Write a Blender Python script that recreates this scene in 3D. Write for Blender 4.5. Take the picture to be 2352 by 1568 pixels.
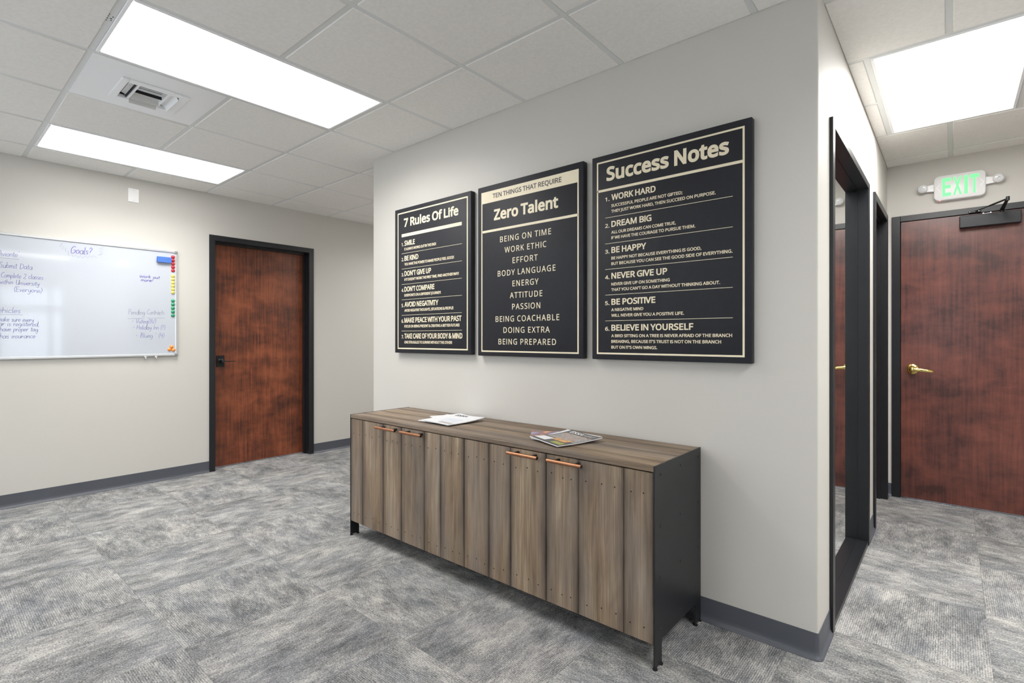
import bpy, bmesh, math, random
from mathutils import Vector, Matrix
from mathutils.geometry import delaunay_2d_cdt
from math import pi, sin, cos

random.seed(7)
for o in list(bpy.data.objects):
    bpy.data.objects.remove(o)
SC = bpy.context.scene
COL = SC.collection

# ------------------------------------------------------------------ measurements
L = 4.832          # left wall is the plane X = -L
D = 2.737          # exit wall is the plane Y = D
HC = 2.578         # ceiling height
G = 0.6096         # ceiling and carpet module
GX, GY = -2.6665, -1.719
XR = 2.3           # right outer wall
YB = -4.6          # wall behind the camera
YE = 5.0           # end of the side passage
W = 2.93           # length of the poster wall

# ------------------------------------------------------------------ camera
cam = bpy.data.cameras.new('camera')
cam.sensor_width = 36.0
cam.lens = 1182.905 / 2352 * 36.0
cam.shift_y = -(784 - 776.84) / 2352
cam.clip_start = 0.05
camo = bpy.data.objects.new('camera', cam)
COL.objects.link(camo)
YAW = 0.8631
camo.location = (0.3924, -2.2683, 1.2359)
camo.rotation_euler = (pi / 2, 0, math.atan2(cos(YAW), sin(YAW)))
SC.camera = camo

# ------------------------------------------------------------------ world, exposure
wd = bpy.data.worlds.new('sky')
SC.world = wd
wd.use_nodes = True
bg = wd.node_tree.nodes['Background']
bg.inputs['Color'].default_value = (0.80, 0.90, 1.0, 1)
bg.inputs['Strength'].default_value = 2.6
SC.view_settings.view_transform = 'Standard'
SC.view_settings.look = 'None'
SC.view_settings.exposure = 0.72
SC.view_settings.gamma = 1.0
SC.view_settings.use_curve_mapping = False
LAMP = 3.0         # glow of the ceiling panels' diffusers
PANEL_W = 15.0     # light each panel throws down
PANEL_SPREAD = 155
SC.cycles.max_bounces = 10
SC.cycles.diffuse_bounces = 6
SC.cycles.sample_clamp_indirect = 8.0
SC.cycles.use_denoising = True

# ------------------------------------------------------------------ helpers
def lin(r, g, b):
    def f(c):
        c /= 255.0
        return c / 12.92 if c <= 0.04045 else ((c + 0.055) / 1.055) ** 2.4
    return (f(r), f(g), f(b), 1.0)

class NT:
    """small node-tree writer"""
    def __init__(self, name):
        self.m = bpy.data.materials.new(name)
        self.m.use_nodes = True
        self.t = self.m.node_tree
        self.b = self.t.nodes['Principled BSDF']
    def n(self, typ, **kw):
        nd = self.t.nodes.new(typ)
        for k, v in kw.items():
            if k.startswith('i_'):
                nd.inputs[int(k[2:]) if k[2:].isdigit() else k[2:].replace('_', ' ')].default_value = v
            else:
                setattr(nd, k, v)
        return nd
    def l(self, a, b):
        self.t.links.new(a, b)
    def math(self, op, a, b=None, c=None):
        nd = self.t.nodes.new('ShaderNodeMath')
        nd.operation = op
        for i, v in enumerate((a, b, c)):
            if v is None:
                continue
            if isinstance(v, (int, float)):
                nd.inputs[i].default_value = v
            else:
                self.l(v, nd.inputs[i])
        return nd.outputs[0]
    def ramp(self, fac, stops, interp='LINEAR'):
        nd = self.t.nodes.new('ShaderNodeValToRGB')
        cr = nd.color_ramp
        cr.interpolation = interp
        while len(cr.elements) < len(stops):
            cr.elements.new(0.5)
        for e, (p, c) in zip(cr.elements, stops):
            e.position = p
            e.color = c
        self.l(fac, nd.inputs[0])
        return nd.outputs[0]
    def mix(self, fac, a, b, blend='MIX'):
        nd = self.t.nodes.new('ShaderNodeMix')
        nd.data_type = 'RGBA'
        nd.blend_type = blend
        for s, v in ((nd.inputs[0], fac), (nd.inputs[6], a), (nd.inputs[7], b)):
            if isinstance(v, (int, float, tuple)):
                s.default_value = v
            else:
                self.l(v, s)
        return nd.outputs[2]
    def coords(self, scale=(1, 1, 1), loc=(0, 0, 0)):
        tc = self.n('ShaderNodeTexCoord')
        mp = self.n('ShaderNodeMapping')
        mp.inputs['Scale'].default_value = scale
        mp.inputs['Location'].default_value = loc
        self.l(tc.outputs['Object'], mp.inputs[0])
        return mp.outputs[0]
    def noise(self, vec, scale=1.0, detail=3.0, rough=0.5, dist=0.0):
        nd = self.n('ShaderNodeTexNoise')
        nd.inputs['Scale'].default_value = scale
        nd.inputs['Detail'].default_value = detail
        nd.inputs['Roughness'].default_value = rough
        nd.inputs['Distortion'].default_value = dist
        self.l(vec, nd.inputs['Vector'])
        return nd.outputs[0]
    def bump(self, h, strength=0.2, dist=0.002):
        nd = self.n('ShaderNodeBump')
        nd.inputs['Strength'].default_value = strength
        nd.inputs['Distance'].default_value = dist
        self.l(h, nd.inputs['Height'])
        self.l(nd.outputs[0], self.b.inputs['Normal'])

def plain(name, col, rough=0.5, metal=0.0, var=0.0, scale=20.0, bump=0.0, bscale=200.0, coat=0.0, spec=0.5):
    k = NT(name)
    k.b.inputs['Base Color'].default_value = col
    k.b.inputs['Roughness'].default_value = rough
    k.b.inputs['Metallic'].default_value = metal
    k.b.inputs['Coat Weight'].default_value = coat
    k.b.inputs['Specular IOR Level'].default_value = spec
    if var or bump:
        v = k.coords()
    if var:
        nz = k.noise(v, scale, 3)
        a = tuple(c * (1 - var) for c in col[:3]) + (1,)
        b = tuple(min(1, c * (1 + var)) for c in col[:3]) + (1,)
        k.l(k.ramp(nz, [(0.3, a), (0.7, b)]), k.b.inputs['Base Color'])
    if bump:
        k.bump(k.noise(v, bscale, 2), bump, 0.001)
    return k.m

def glow(name, col, strength, base=(0.8, 0.8, 0.8, 1)):
    k = NT(name)
    k.b.inputs['Base Color'].default_value = base
    k.b.inputs['Emission Color'].default_value = col
    k.b.inputs['Emission Strength'].default_value = strength
    return k.m

def add_box(bm, a, b, bevel=0.0, mi=0, seg=1):
    x0, y0, z0 = (min(p, q) for p, q in zip(a, b))
    x1, y1, z1 = (max(p, q) for p, q in zip(a, b))
    v = [bm.verts.new(c) for c in ((x0, y0, z0), (x1, y0, z0), (x1, y1, z0), (x0, y1, z0),
                                   (x0, y0, z1), (x1, y0, z1), (x1, y1, z1), (x0, y1, z1))]
    fs = [bm.faces.new([v[i] for i in q]) for q in
          ((0, 3, 2, 1), (4, 5, 6, 7), (0, 1, 5, 4), (1, 2, 6, 5), (2, 3, 7, 6), (3, 0, 4, 7))]
    for f in fs:
        f.material_index = mi
    if bevel:
        es = list({e for f in fs for e in f.edges})
        r = bmesh.ops.bevel(bm, geom=es, offset=bevel, segments=seg, affect='EDGES', profile=0.5)
        for f in r['faces']:
            f.material_index = mi
    return v

def add_prism(bm, pts, axis, lo, hi, mi=0):
    """extrude a 2-D outline along an axis; pts are the two other coordinates in order"""
    def p(q, h):
        c = list(q)
        c.insert(axis, h)
        return bm.verts.new(c)
    A = [p(q, lo) for q in pts]
    B = [p(q, hi) for q in pts]
    n = len(pts)
    fs = [bm.faces.new(A[::-1]), bm.faces.new(B)]
    for i in range(n):
        fs.append(bm.faces.new((A[i], A[(i + 1) % n], B[(i + 1) % n], B[i])))
    for f in fs:
        f.material_index = mi
    return fs

def add_tube(bm, pts, r, n=12, cap=True, mi=0, ry=None):
    """round (or elliptical) bar along a polyline; r may be one radius or one per point"""
    pts = [Vector(p) for p in pts]
    rs = r if isinstance(r, (list, tuple)) else [r] * len(pts)
    rings = []
    t0 = (pts[1] - pts[0]).normalized()
    up = Vector((0, 0, 1)) if abs(t0.z) < 0.9 else Vector((1, 0, 0))
    for i, p in enumerate(pts):
        if i == 0:
            t = pts[1] - pts[0]
        elif i == len(pts) - 1:
            t = pts[-1] - pts[-2]
        else:
            t = (pts[i + 1] - pts[i]).normalized() + (pts[i] - pts[i - 1]).normalized()
        t.normalize()
        s = t.cross(up).normalized()
        u = s.cross(t).normalized()
        q = rs[i] * (ry if ry else 1.0)
        rings.append([bm.verts.new(p + s * (cos(2 * pi * k / n) * rs[i]) + u * (sin(2 * pi * k / n) * q)) for k in range(n)])
    fs = []
    for a, b in zip(rings, rings[1:]):
        for k in range(n):
            fs.append(bm.faces.new((a[k], a[(k + 1) % n], b[(k + 1) % n], b[k])))
    if cap:
        fs.append(bm.faces.new(rings[0][::-1]))
        fs.append(bm.faces.new(rings[-1]))
    for f in fs:
        f.material_index = mi

def add_lathe(bm, prof, c, axis, n=24, mi=0):
    """profile of (radius, height along axis) turned about axis through c"""
    ax = Vector(axis).normalized()
    a = ax.orthogonal().normalized()
    b = ax.cross(a)
    c = Vector(c)
    rings = []
    for r, h in prof:
        if r < 1e-6:
            rings.append([bm.verts.new(c + ax * h)])
        else:
            rings.append([bm.verts.new(c + ax * h + (a * cos(2 * pi * k / n) + b * sin(2 * pi * k / n)) * r) for k in range(n)])
    for p, q in zip(rings, rings[1:]):
        for k in range(n):
            if len(p) == 1 and len(q) == 1:
                continue
            if len(p) == 1:
                f = bm.faces.new((p[0], q[(k + 1) % n], q[k]))
            elif len(q) == 1:
                f = bm.faces.new((p[k], p[(k + 1) % n], q[0]))
            else:
                f = bm.faces.new((p[k], p[(k + 1) % n], q[(k + 1) % n], q[k]))
            f.material_index = mi

def BM():
    return bmesh.new()

def finish(name, me, mats, parent=None, smooth=None):
    o = bpy.data.objects.new(name, me)
    for m in (mats if isinstance(mats, (list, tuple)) else [mats]):
        if m is not None:
            me.materials.append(m)
    COL.objects.link(o)
    if parent:
        o.parent = parent
        p, off = parent, Vector((0, 0, 0))
        while p:
            off += p.location
            p = p.parent
        me.transform(Matrix.Translation(-off))
    if smooth:
        me.shade_smooth()
        me.set_sharp_from_angle(angle=math.radians(smooth))
    return o

def obj(name, bm, mats, parent=None, smooth=None, normals=True):
    if normals:
        bmesh.ops.recalc_face_normals(bm, faces=bm.faces[:])
    me = bpy.data.meshes.new(name)
    bm.to_mesh(me)
    bm.free()
    return finish(name, me, mats, parent, smooth)

def tag(o, label=None, cat=None, group=None, kind=None):
    if label: o['label'] = label
    if cat: o['category'] = cat
    if group: o['group'] = group
    if kind: o['kind'] = kind
    return o

def thing(name, label, cat, loc=(0, 0, 0), group=None, kind=None):
    o = bpy.data.objects.new(name, None)
    o.empty_display_size = 0.05
    COL.objects.link(o)
    o.location = loc
    return tag(o, label, cat, group, kind)

def struct(o, label, cat):
    return tag(o, label, cat, kind='structure')

def boxobj(name, boxes, mat, parent=None, bevel=0.0, smooth=None):
    bm = BM()
    for a, b in boxes:
        add_box(bm, a, b, bevel)
    return obj(name, bm, mat, parent, smooth)

def dup(root, loc, label, group=None):
    r = root.copy()
    COL.objects.link(r)
    r.location = loc
    r['label'] = label
    if group: r['group'] = group
    for ch in list(root.children):
        c = ch.copy()
        COL.objects.link(c)
        c.parent = r
        for g in ch.children:
            d = g.copy()
            COL.objects.link(d)
            d.parent = c
    return r

# ------------------------------------------------------------------ lettering (outlines, cap height = 1000)
GLYPH = {'!':(377,"148,282 113,1000 263,1000 228,282|188,-20 154,-14 126,3 107,32 101,76 107,120 126,148 154,164 188,169 220,164 249,148 268,120 275,76 268,32 249,3 220,-14"),'&':(1025,"389,-14 321,-10 260,4 206,26 160,57 122,97 96,144 80,198 74,261 89,358 132,433 201,496 290,555 207,662 178,725 168,797 172,846 185,889 207,926 237,958 319,1001 426,1015 526,1001 603,959 631,927 652,891 664,848 668,800 654,718 611,650 547,591 468,538 738,277 771,324 798,377 836,500 961,500 936,414 905,333 866,261 818,199 1022,0 856,0 734,118 664,64 587,22 497,-5|392,611 463,657 511,701 537,747 546,800 538,846 513,882 473,907 422,915 368,907 326,884 298,847 289,798 295,750 315,705 348,660|394,95 477,103 548,125 607,157 655,195 364,478 297,432 246,387 214,333 203,265 216,195 255,141 315,107"),"'":(315,"119,639 91,1000 224,1000 196,639"),'(':(420,"262,-221 170,-90 106,58 68,218 56,384 68,552 106,714 170,865 262,1000 378,1000 292,862 230,710 193,550 181,385 193,224 230,67 292,-84 377,-221"),')':(420,"43,-221 128,-84 190,67 227,224 239,385 227,550 190,710 128,862 42,1000 158,1000 251,865 314,714 352,552 364,384 352,218 314,58 251,-90 158,-221"),',':(375,"57,-181 97,-6 127,162 259,162 269,147 216,-16 148,-181"),'-':(451,"56,321 56,430 395,430 395,321"),'.':(375,"186,-20 154,-14 126,3 107,32 101,76 107,120 126,148 154,164 186,169 220,164 249,148 268,120 275,76 268,32 249,3 220,-14"),'1':(801,"377,0 377,699 378,796 382,871 342,834 296,794 189,707 125,790 395,1000 497,1000 497,0"),'2':(801,"67,0 67,102 329,367 457,501 502,560 535,617 555,676 562,741 549,814 513,866 456,898 385,909 317,903 257,884 201,854 144,814 78,896 142,942 214,980 295,1005 385,1014 452,1010 511,996 562,974 606,943 642,905 667,859 683,807 688,748 680,672 655,602 617,534 566,466 431,324 223,118 223,112 728,112 728,0"),'3':(801,"338,-14 262,-11 192,-2 126,15 63,41 63,155 129,128 199,107 270,94 339,90 455,103 533,142 578,205 592,287 588,331 574,368 551,398 519,422 430,453 312,464 216,464 216,569 314,569 422,582 501,620 548,681 564,758 552,822 515,870 458,900 382,910 307,904 244,887 130,826 69,910 128,950 201,983 286,1006 381,1014 454,1010 518,996 571,975 614,944 648,907 671,864 686,818 690,766 676,676 634,606 569,556 483,527 483,521 588,495 662,445 707,374 721,284 711,202 681,130 629,69 555,24 459,-5"),'4':(801,"508,0 508,227 29,227 29,332 500,1006 627,1006 627,338 773,338 773,227 627,227 627,0|150,338 508,338 508,653 511,777 515,874 510,874 482,817 450,765"),'5':(801,"347,-14 273,-11 202,0 140,17 88,41 88,157 144,129 211,109 281,95 349,91 449,104 527,144 557,173 578,211 591,255 595,307 580,393 535,457 457,497 345,510 255,503 174,489 112,528 150,1000 651,1000 651,888 255,888 231,598 296,608 385,613 458,609 523,594 581,570 630,536 670,494 699,444 716,385 721,319 715,246 697,180 666,124 623,75 568,36 504,8 431,-8"),'6':(801,"417,-14 327,-2 245,34 176,94 123,179 88,290 77,427 82,534 96,639 123,739 165,828 224,905 304,964 407,1001 535,1014 600,1011 658,1001 658,896 602,909 538,913 449,905 377,881 319,843 275,793 243,732 221,664 208,589 200,508 209,508 247,554 298,592 364,617 445,626 507,621 563,606 612,582 655,547 690,503 715,451 730,391 735,322 730,248 714,182 687,125 649,76 602,36 548,8 486,-8|416,90 496,104 559,146 600,219 613,322 601,408 565,473 505,515 420,529 359,523 305,502 262,471 229,433 209,390 202,346 208,286 225,226 255,172 297,128 350,99"),'7':(801,"190,0 601,888 62,888 62,1000 732,1000 732,905 326,0"),';':(375,"183,580 151,585 123,602 104,632 98,675 104,720 123,749 151,765 183,770 217,765 246,749 265,720 272,675 265,632 246,602 217,585|43,-181 71,-67 96,54 115,162 246,162 256,147 204,-16 136,-181"),'?':(608,"196,282 196,319 199,369 207,411 221,449 243,485 314,557 398,634 424,665 441,695 451,727 454,766 443,826 410,870 357,897 284,906 220,902 162,889 60,847 17,945 76,972 141,994 213,1009 293,1014 355,1010 411,998 458,977 499,948 530,912 553,870 567,823 571,769 566,711 551,662 527,619 494,581 406,501 335,433 315,404 303,375 294,305 294,282|251,-20 216,-14 188,3 170,32 164,76 170,120 188,148 216,164 251,169 283,164 311,148 330,120 336,76 330,32 311,3 283,-14"),'A':(895,"0,0 391,1004 504,1004 894,0 763,0 643,310 246,310 127,0|289,422 605,422 493,724 479,765 460,826 445,874 423,789 402,724"),'B':(910,"136,0 136,1000 422,1000 586,986 705,945 747,912 777,869 795,816 801,752 789,671 752,606 692,558 611,531 611,524 671,510 725,487 770,455 805,412 827,355 835,284 829,220 811,164 782,115 742,74 691,42 631,19 564,5 487,0|262,574 447,574 555,585 623,616 659,667 671,738 656,809 613,856 537,883 427,892 262,892|262,106 464,106 576,119 648,158 687,218 700,294 687,365 646,421 571,457 454,469 262,469"),'C':(885,"545,-14 405,2 290,49 200,125 137,228 98,355 85,501 99,644 141,768 209,871 304,949 423,998 566,1014 714,999 842,955 791,849 688,887 629,899 564,903 488,897 421,876 361,843 311,796 270,737 242,668 224,589 218,500 224,412 240,333 267,264 305,205 353,158 412,124 482,103 563,97 688,108 803,136 803,27 687,-4"),'D':(1022,"136,0 136,1000 444,1000 585,986 706,944 804,875 877,779 922,658 937,510 928,391 902,288 859,200 799,128 723,72 634,32 531,8 415,0|262,108 398,108 544,124 658,171 739,251 788,362 804,506 798,599 779,679 748,746 705,799 651,840 586,869 511,886 426,892 262,892"),'E':(779,"136,0 136,1000 695,1000 695,889 262,889 262,577 669,577 669,468 262,468 262,111 695,111 695,0"),'F':(727,"136,0 136,1000 695,1000 695,889 262,889 262,535 668,535 668,424 262,424 262,0"),'G':(1020,"564,-14 421,2 303,48 209,124 141,226 99,352 85,500 101,646 147,772 222,874 324,950 452,998 604,1014 685,1010 763,999 835,980 902,955 854,846 735,887 667,899 597,903 512,897 437,876 372,843 317,796 273,737 242,668 223,589 217,500 227,388 256,289 305,208 377,146 472,108 594,95 706,102 790,119 790,416 570,416 570,528 916,528 916,38 834,15 752,-1 664,-11"),'H':(1038,"136,0 136,1000 262,1000 262,577 775,577 775,1000 901,1000 901,0 775,0 775,466 262,466 262,0"),'I':(475,"56,0 56,73 174,99 174,899 56,927 56,1000 417,1000 417,927 300,899 300,99 417,73 417,0"),'J':(382,"-6,-266 -64,-261 -109,-248 -109,-141 -62,-151 -8,-155 26,-152 58,-141 87,-122 109,-92 124,-50 129,6 129,1000 255,1000 255,15 250,-52 237,-110 215,-158 183,-197 145,-228 100,-249 50,-262"),'K':(867,"136,0 136,1000 262,1000 262,507 348,602 434,697 704,1000 852,1000 455,564 867,0 718,0 364,478 262,388 262,0"),'L':(734,"136,0 136,1000 262,1000 262,112 699,112 699,0"),'M':(1270,"136,0 136,1000 322,1000 630,181 636,181 950,1000 1134,1000 1134,0 1010,0 1010,615 1013,759 1020,875 1014,875 681,0 577,0 248,877 242,877 249,760 252,606 252,0"),'N':(1064,"136,0 136,1000 282,1000 815,172 821,172 817,239 813,338 811,436 811,1000 929,1000 929,0 782,0 246,831 241,831 249,709 252,559 252,0"),'O':(1094,"548,-14 473,-10 405,2 344,22 289,50 199,128 136,231 98,357 85,503 98,647 136,772 199,874 289,951 344,979 406,999 474,1011 549,1015 687,999 801,952 891,875 956,772 995,647 1008,501 995,356 956,230 891,128 801,50 687,2|548,95 627,102 695,122 752,156 797,204 831,263 856,332 870,412 875,501 870,591 856,670 831,739 797,798 752,844 696,878 628,898 549,905 470,898 402,878 345,844 299,798 264,739 239,670 224,591 218,501 223,412 238,332 263,263 298,204 344,156 401,122 468,102"),'P':(847,"136,0 136,1000 401,1000 492,995 570,981 635,957 686,923 725,881 754,830 770,772 776,706 767,626 739,551 689,486 614,434 511,401 377,389 262,389 262,0|262,497 363,497 487,509 576,543 606,571 628,606 641,649 646,700 642,746 630,785 611,818 584,845 505,880 389,892 262,892"),'Q':(1094,"776,-238 583,-13 562,-14 548,-14 473,-10 405,2 344,22 289,50 199,128 136,231 98,357 85,503 98,647 136,772 199,874 289,951 344,979 406,999 474,1011 549,1015 687,999 801,952 891,875 956,772 995,647 1008,501 1004,413 990,332 967,257 935,189 894,130 844,80 785,41 717,11 957,-238|548,95 627,102 695,122 752,156 797,204 831,263 856,332 870,412 875,501 870,591 856,670 831,739 797,798 752,844 696,878 628,898 549,905 470,898 402,878 345,844 299,798 264,739 239,670 224,591 218,501 223,412 238,332 263,263 298,204 344,156 401,122 468,102"),'R':(871,"136,0 136,1000 412,1000 499,996 574,982 636,960 687,929 726,889 754,841 770,783 776,716 769,643 746,583 713,535 672,498 625,470 576,448 850,0 703,0 461,413 262,413 262,0|262,520 412,520 517,532 590,568 632,628 646,710 642,756 631,794 613,825 587,849 512,880 405,891 262,891"),'S':(769,"346,-14 265,-11 190,-1 125,14 71,34 71,154 197,113 273,100 352,95 450,106 520,139 563,190 577,256 572,301 556,339 527,371 484,401 423,431 342,462 230,514 149,576 121,612 100,655 88,704 84,759 94,833 125,896 173,946 237,983 315,1006 403,1014 482,1010 555,999 620,981 679,958 640,850 527,888 465,900 401,903 318,893 259,863 223,817 211,758 217,711 232,674 260,642 301,613 357,586 430,556 511,523 579,487 633,446 672,398 695,339 703,268 697,205 679,149 649,101 606,60 554,28 493,5 424,-9"),'T':(779,"326,0 326,889 14,889 14,1000 763,1000 763,889 452,889 452,0"),'U':(1024,"507,-14 419,-8 343,11 278,43 223,88 181,142 150,205 132,276 126,356 126,1000 252,1000 252,352 256,294 268,243 289,199 317,162 354,133 399,112 452,99 514,95 577,100 631,113 676,136 711,167 756,250 772,353 772,1000 896,1000 896,353 886,254 854,166 801,91 726,34 628,-2"),'V':(840,"357,0 0,1000 132,1000 357,359 395,243 420,140 445,244 483,361 707,1000 840,1000 483,0"),'W':(1303,"282,0 17,1000 148,1000 304,389 333,265 352,151 373,270 405,396 581,1000 711,1000 895,392 929,264 950,151 969,264 999,391 1153,1000 1284,1000 1018,0 891,0 696,655 674,737 655,809 646,853 631,775 598,651 409,0"),'X':(821,"6,0 338,521 27,1000 167,1000 412,608 658,1000 791,1000 482,524 815,0 672,0 408,434 139,0"),'Y':(793,"333,0 333,382 0,1000 137,1000 396,508 657,1000 793,1000 459,388 459,0"),'Z':(801,"53,0 53,95 580,888 70,888 70,1000 732,1000 732,905 206,112 746,112 746,0"),'a':(786,"301,-14 208,-1 132,40 102,71 81,109 69,155 64,209 70,262 86,308 114,348 153,382 203,409 265,429 339,442 424,448 552,452 552,497 542,577 511,627 462,655 396,664 339,659 284,646 185,606 147,699 201,724 263,744 332,759 403,763 468,760 523,748 569,729 606,703 635,669 656,625 668,573 672,511 672,0 583,0 559,106 553,106 503,53 450,15 386,-7|329,85 416,99 487,138 515,168 535,205 546,249 550,300 550,367 440,363 321,349 246,318 205,271 192,207 202,153 230,115 274,93"),'c':(672,"420,-14 326,-4 243,27 174,78 121,153 88,250 77,371 89,497 123,597 178,672 249,724 333,755 429,765 485,762 539,753 626,724 588,622 510,646 426,657 346,645 284,611 240,555 213,475 204,373 218,253 258,165 289,133 325,110 369,97 419,92 477,96 527,105 613,136 613,27 530,-4 480,-11"),'e':(790,"438,-14 338,-3 250,29 177,84 123,159 88,255 77,370 87,484 118,581 168,659 235,717 316,753 409,765 499,754 575,723 636,672 681,604 709,522 718,426 718,352 204,352 210,292 222,239 242,195 270,158 304,128 344,108 391,95 444,91 511,94 571,104 685,143 685,35 628,13 571,-2 510,-11|207,450 590,450 579,536 546,604 489,649 408,664 329,650 268,607 227,539"),'f':(482,"153,0 153,655 21,655 21,713 153,755 153,798 157,866 169,923 189,971 217,1008 252,1036 294,1055 342,1067 396,1071 478,1064 542,1046 510,950 458,964 398,971 344,960 306,929 283,876 276,800 276,751 465,751 465,655 276,655 276,0"),'i':(361,"182,875 154,880 130,895 114,919 109,954 114,989 130,1013 154,1027 182,1032 209,1027 232,1013 248,989 254,954 248,919 232,895 209,880|119,0 119,751 242,751 242,0"),'l':(361,"119,0 119,1064 242,1064 242,0"),'n':(866,"119,0 119,751 218,751 237,648 244,648 287,700 345,736 411,758 480,765 544,761 598,748 645,728 683,700 713,662 735,614 748,557 752,489 752,0 630,0 630,480 620,559 588,616 536,650 462,661 405,657 357,644 319,622 290,591 254,506 242,389 242,0"),'o':(847,"422,-14 328,-3 244,32 175,88 122,165 88,261 77,377 83,465 100,542 130,608 171,664 222,708 282,739 349,758 426,765 522,753 606,719 675,664 728,588 761,492 772,377 766,289 748,211 719,145 677,88 626,44 566,12 498,-8|424,88 477,93 523,108 561,132 591,166 631,258 644,377 631,495 591,585 561,619 522,642 477,656 423,661 369,656 324,642 286,619 256,585 217,495 204,377 218,258 257,166 287,132 325,108 371,93"),'r':(578,"119,0 119,751 220,751 234,613 239,613 281,671 333,720 396,754 469,765 515,763 557,756 542,643 502,650 461,653 405,645 353,621 308,583 272,533 250,471 242,401 242,0"),'s':(671,"308,-14 235,-11 173,-1 120,14 73,34 73,146 181,104 246,90 311,85 392,93 447,116 478,151 489,196 485,223 473,246 452,269 418,291 304,342 179,398 133,429 99,465 78,510 71,566 76,611 91,650 115,684 149,713 239,752 353,765 419,761 481,751 539,735 592,714 550,616 451,650 398,660 345,664 278,658 229,639 199,610 189,573 194,544 207,520 232,499 268,478 382,430 504,375 549,343 581,307 601,262 608,207 603,156 588,111 562,73 527,42 431,0"),'t':(506,"349,-14 292,-9 240,6 195,34 160,77 137,138 129,218 129,655 22,655 22,714 130,763 179,923 252,923 252,751 469,751 469,655 252,655 252,221 260,162 285,120 323,95 370,87 427,92 475,102 475,8 419,-8"),'u':(866,"384,-14 320,-10 265,2 218,23 179,51 149,89 128,136 115,193 111,259 111,751 235,751 235,268 246,189 277,133 329,99 402,88 460,93 508,106 546,128 575,158 611,244 623,360 623,751 746,751 746,0 646,0 627,99 622,99 578,48 521,13 454,-7")}

def _glyph(ch):
    adv, s = GLYPH[ch]
    return adv, [[tuple(map(float, p.split(','))) for p in c.split(' ')] for c in s.split('|')]

def _offset(c, d):
    """push a closed outline out by d (outer loops run one way, holes the other)"""
    n = len(c)
    out = []
    for i in range(n):
        a, p, b = c[i - 1], c[i], c[(i + 1) % n]
        e1 = (p[0] - a[0], p[1] - a[1]); e2 = (b[0] - p[0], b[1] - p[1])
        l1 = math.hypot(*e1) or 1e-6; l2 = math.hypot(*e2) or 1e-6
        n1 = (-e1[1] / l1, e1[0] / l1); n2 = (-e2[1] / l2, e2[0] / l2)
        mx, my = n1[0] + n2[0], n1[1] + n2[1]
        q = mx * mx + my * my
        k = 2.0 / q if q > 0.5 else 4.0
        k = min(k, 2.2)
        out.append((p[0] + mx * k * d, p[1] + my * k * d))
    return out

def _area(c):
    return sum(c[i - 1][0] * c[i][1] - c[i][0] * c[i - 1][1] for i in range(len(c))) / 2

GLYPH['I'] = (300, "82,0 82,1000 218,1000 218,0")      # plain stem, no slabs
_FILLED = {}

def _filled(ch, bold):
    """letter as a filled flat mesh in glyph units"""
    if (ch, bold) in _FILLED:
        return _FILLED[(ch, bold)]
    adv, cs = _glyph(ch)
    sgn = 1.0 if max((_area(c) for c in cs), key=abs) < 0 else -1.0
    loops = [[(x / 1000, y / 1000) for x, y in _offset(c, sgn * bold)] for c in cs]
    pts, eds = [], []
    for c in loops:
        n = len(pts)
        pts += [Vector(q) for q in c]
        eds += [(n + k, n + (k + 1) % len(c)) for k in range(len(c))]
    vs, _, fs = delaunay_2d_cdt(pts, eds, [], 0, 1e-6)[:3]
    def winding(x, y):
        w = 0
        for c in loops:
            for a, b in zip(c, c[1:] + c[:1]):
                if (a[1] <= y) != (b[1] <= y):
                    cr = (b[0] - a[0]) * (y - a[1]) - (x - a[0]) * (b[1] - a[1])
                    if b[1] > a[1] and cr > 0: w += 1
                    elif b[1] < a[1] and cr < 0: w -= 1
        return w
    keep = []
    for f in fs:
        cx = sum(vs[q].x for q in f) / len(f)
        cy = sum(vs[q].y for q in f) / len(f)
        if winding(cx, cy) * sgn < 0:
            keep.append(tuple(f))
    xs = [q.x * 1000 for q in pts]
    r = (adv, [(q.x * 1000, q.y * 1000, 0.5) for q in vs], keep, min(xs), max(xs))
    _FILLED[(ch, bold)] = r
    return r

def text_mesh(name, lines, to3d, depth=0.0005):
    """lines: (text, x0, x1, baseline, cap, bold, track); to3d maps (x, y, h) to a point. One mesh."""
    V, F = [], []
    for text, x0, x1, yb, cap, bold, track in lines:
        x, put = 0.0, []
        for ch in text:
            if ch == ' ':
                x += 300 + track
                continue
            g = _filled(ch, bold)
            put.append((x, g))
            x += g[0] + track
        a = min(q + g[3] for q, g in put)
        b = max(q + g[4] for q, g in put)
        sx = (x1 - x0) / (b - a)
        sy = cap / (1000.0 + 2 * bold)
        for q, g in put:
            n = len(V)
            V += [to3d(x0 + (vx + q - a) * sx, yb + (vy + bold) * sy, (vz + 0.5) * depth) for vx, vy, vz in g[1]]
            F += [tuple(i + n for i in f) for f in g[2]]
    me = bpy.data.meshes.new(name)
    me.from_pydata([tuple(v) for v in V], [], F)
    me.update()
    return me

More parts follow.
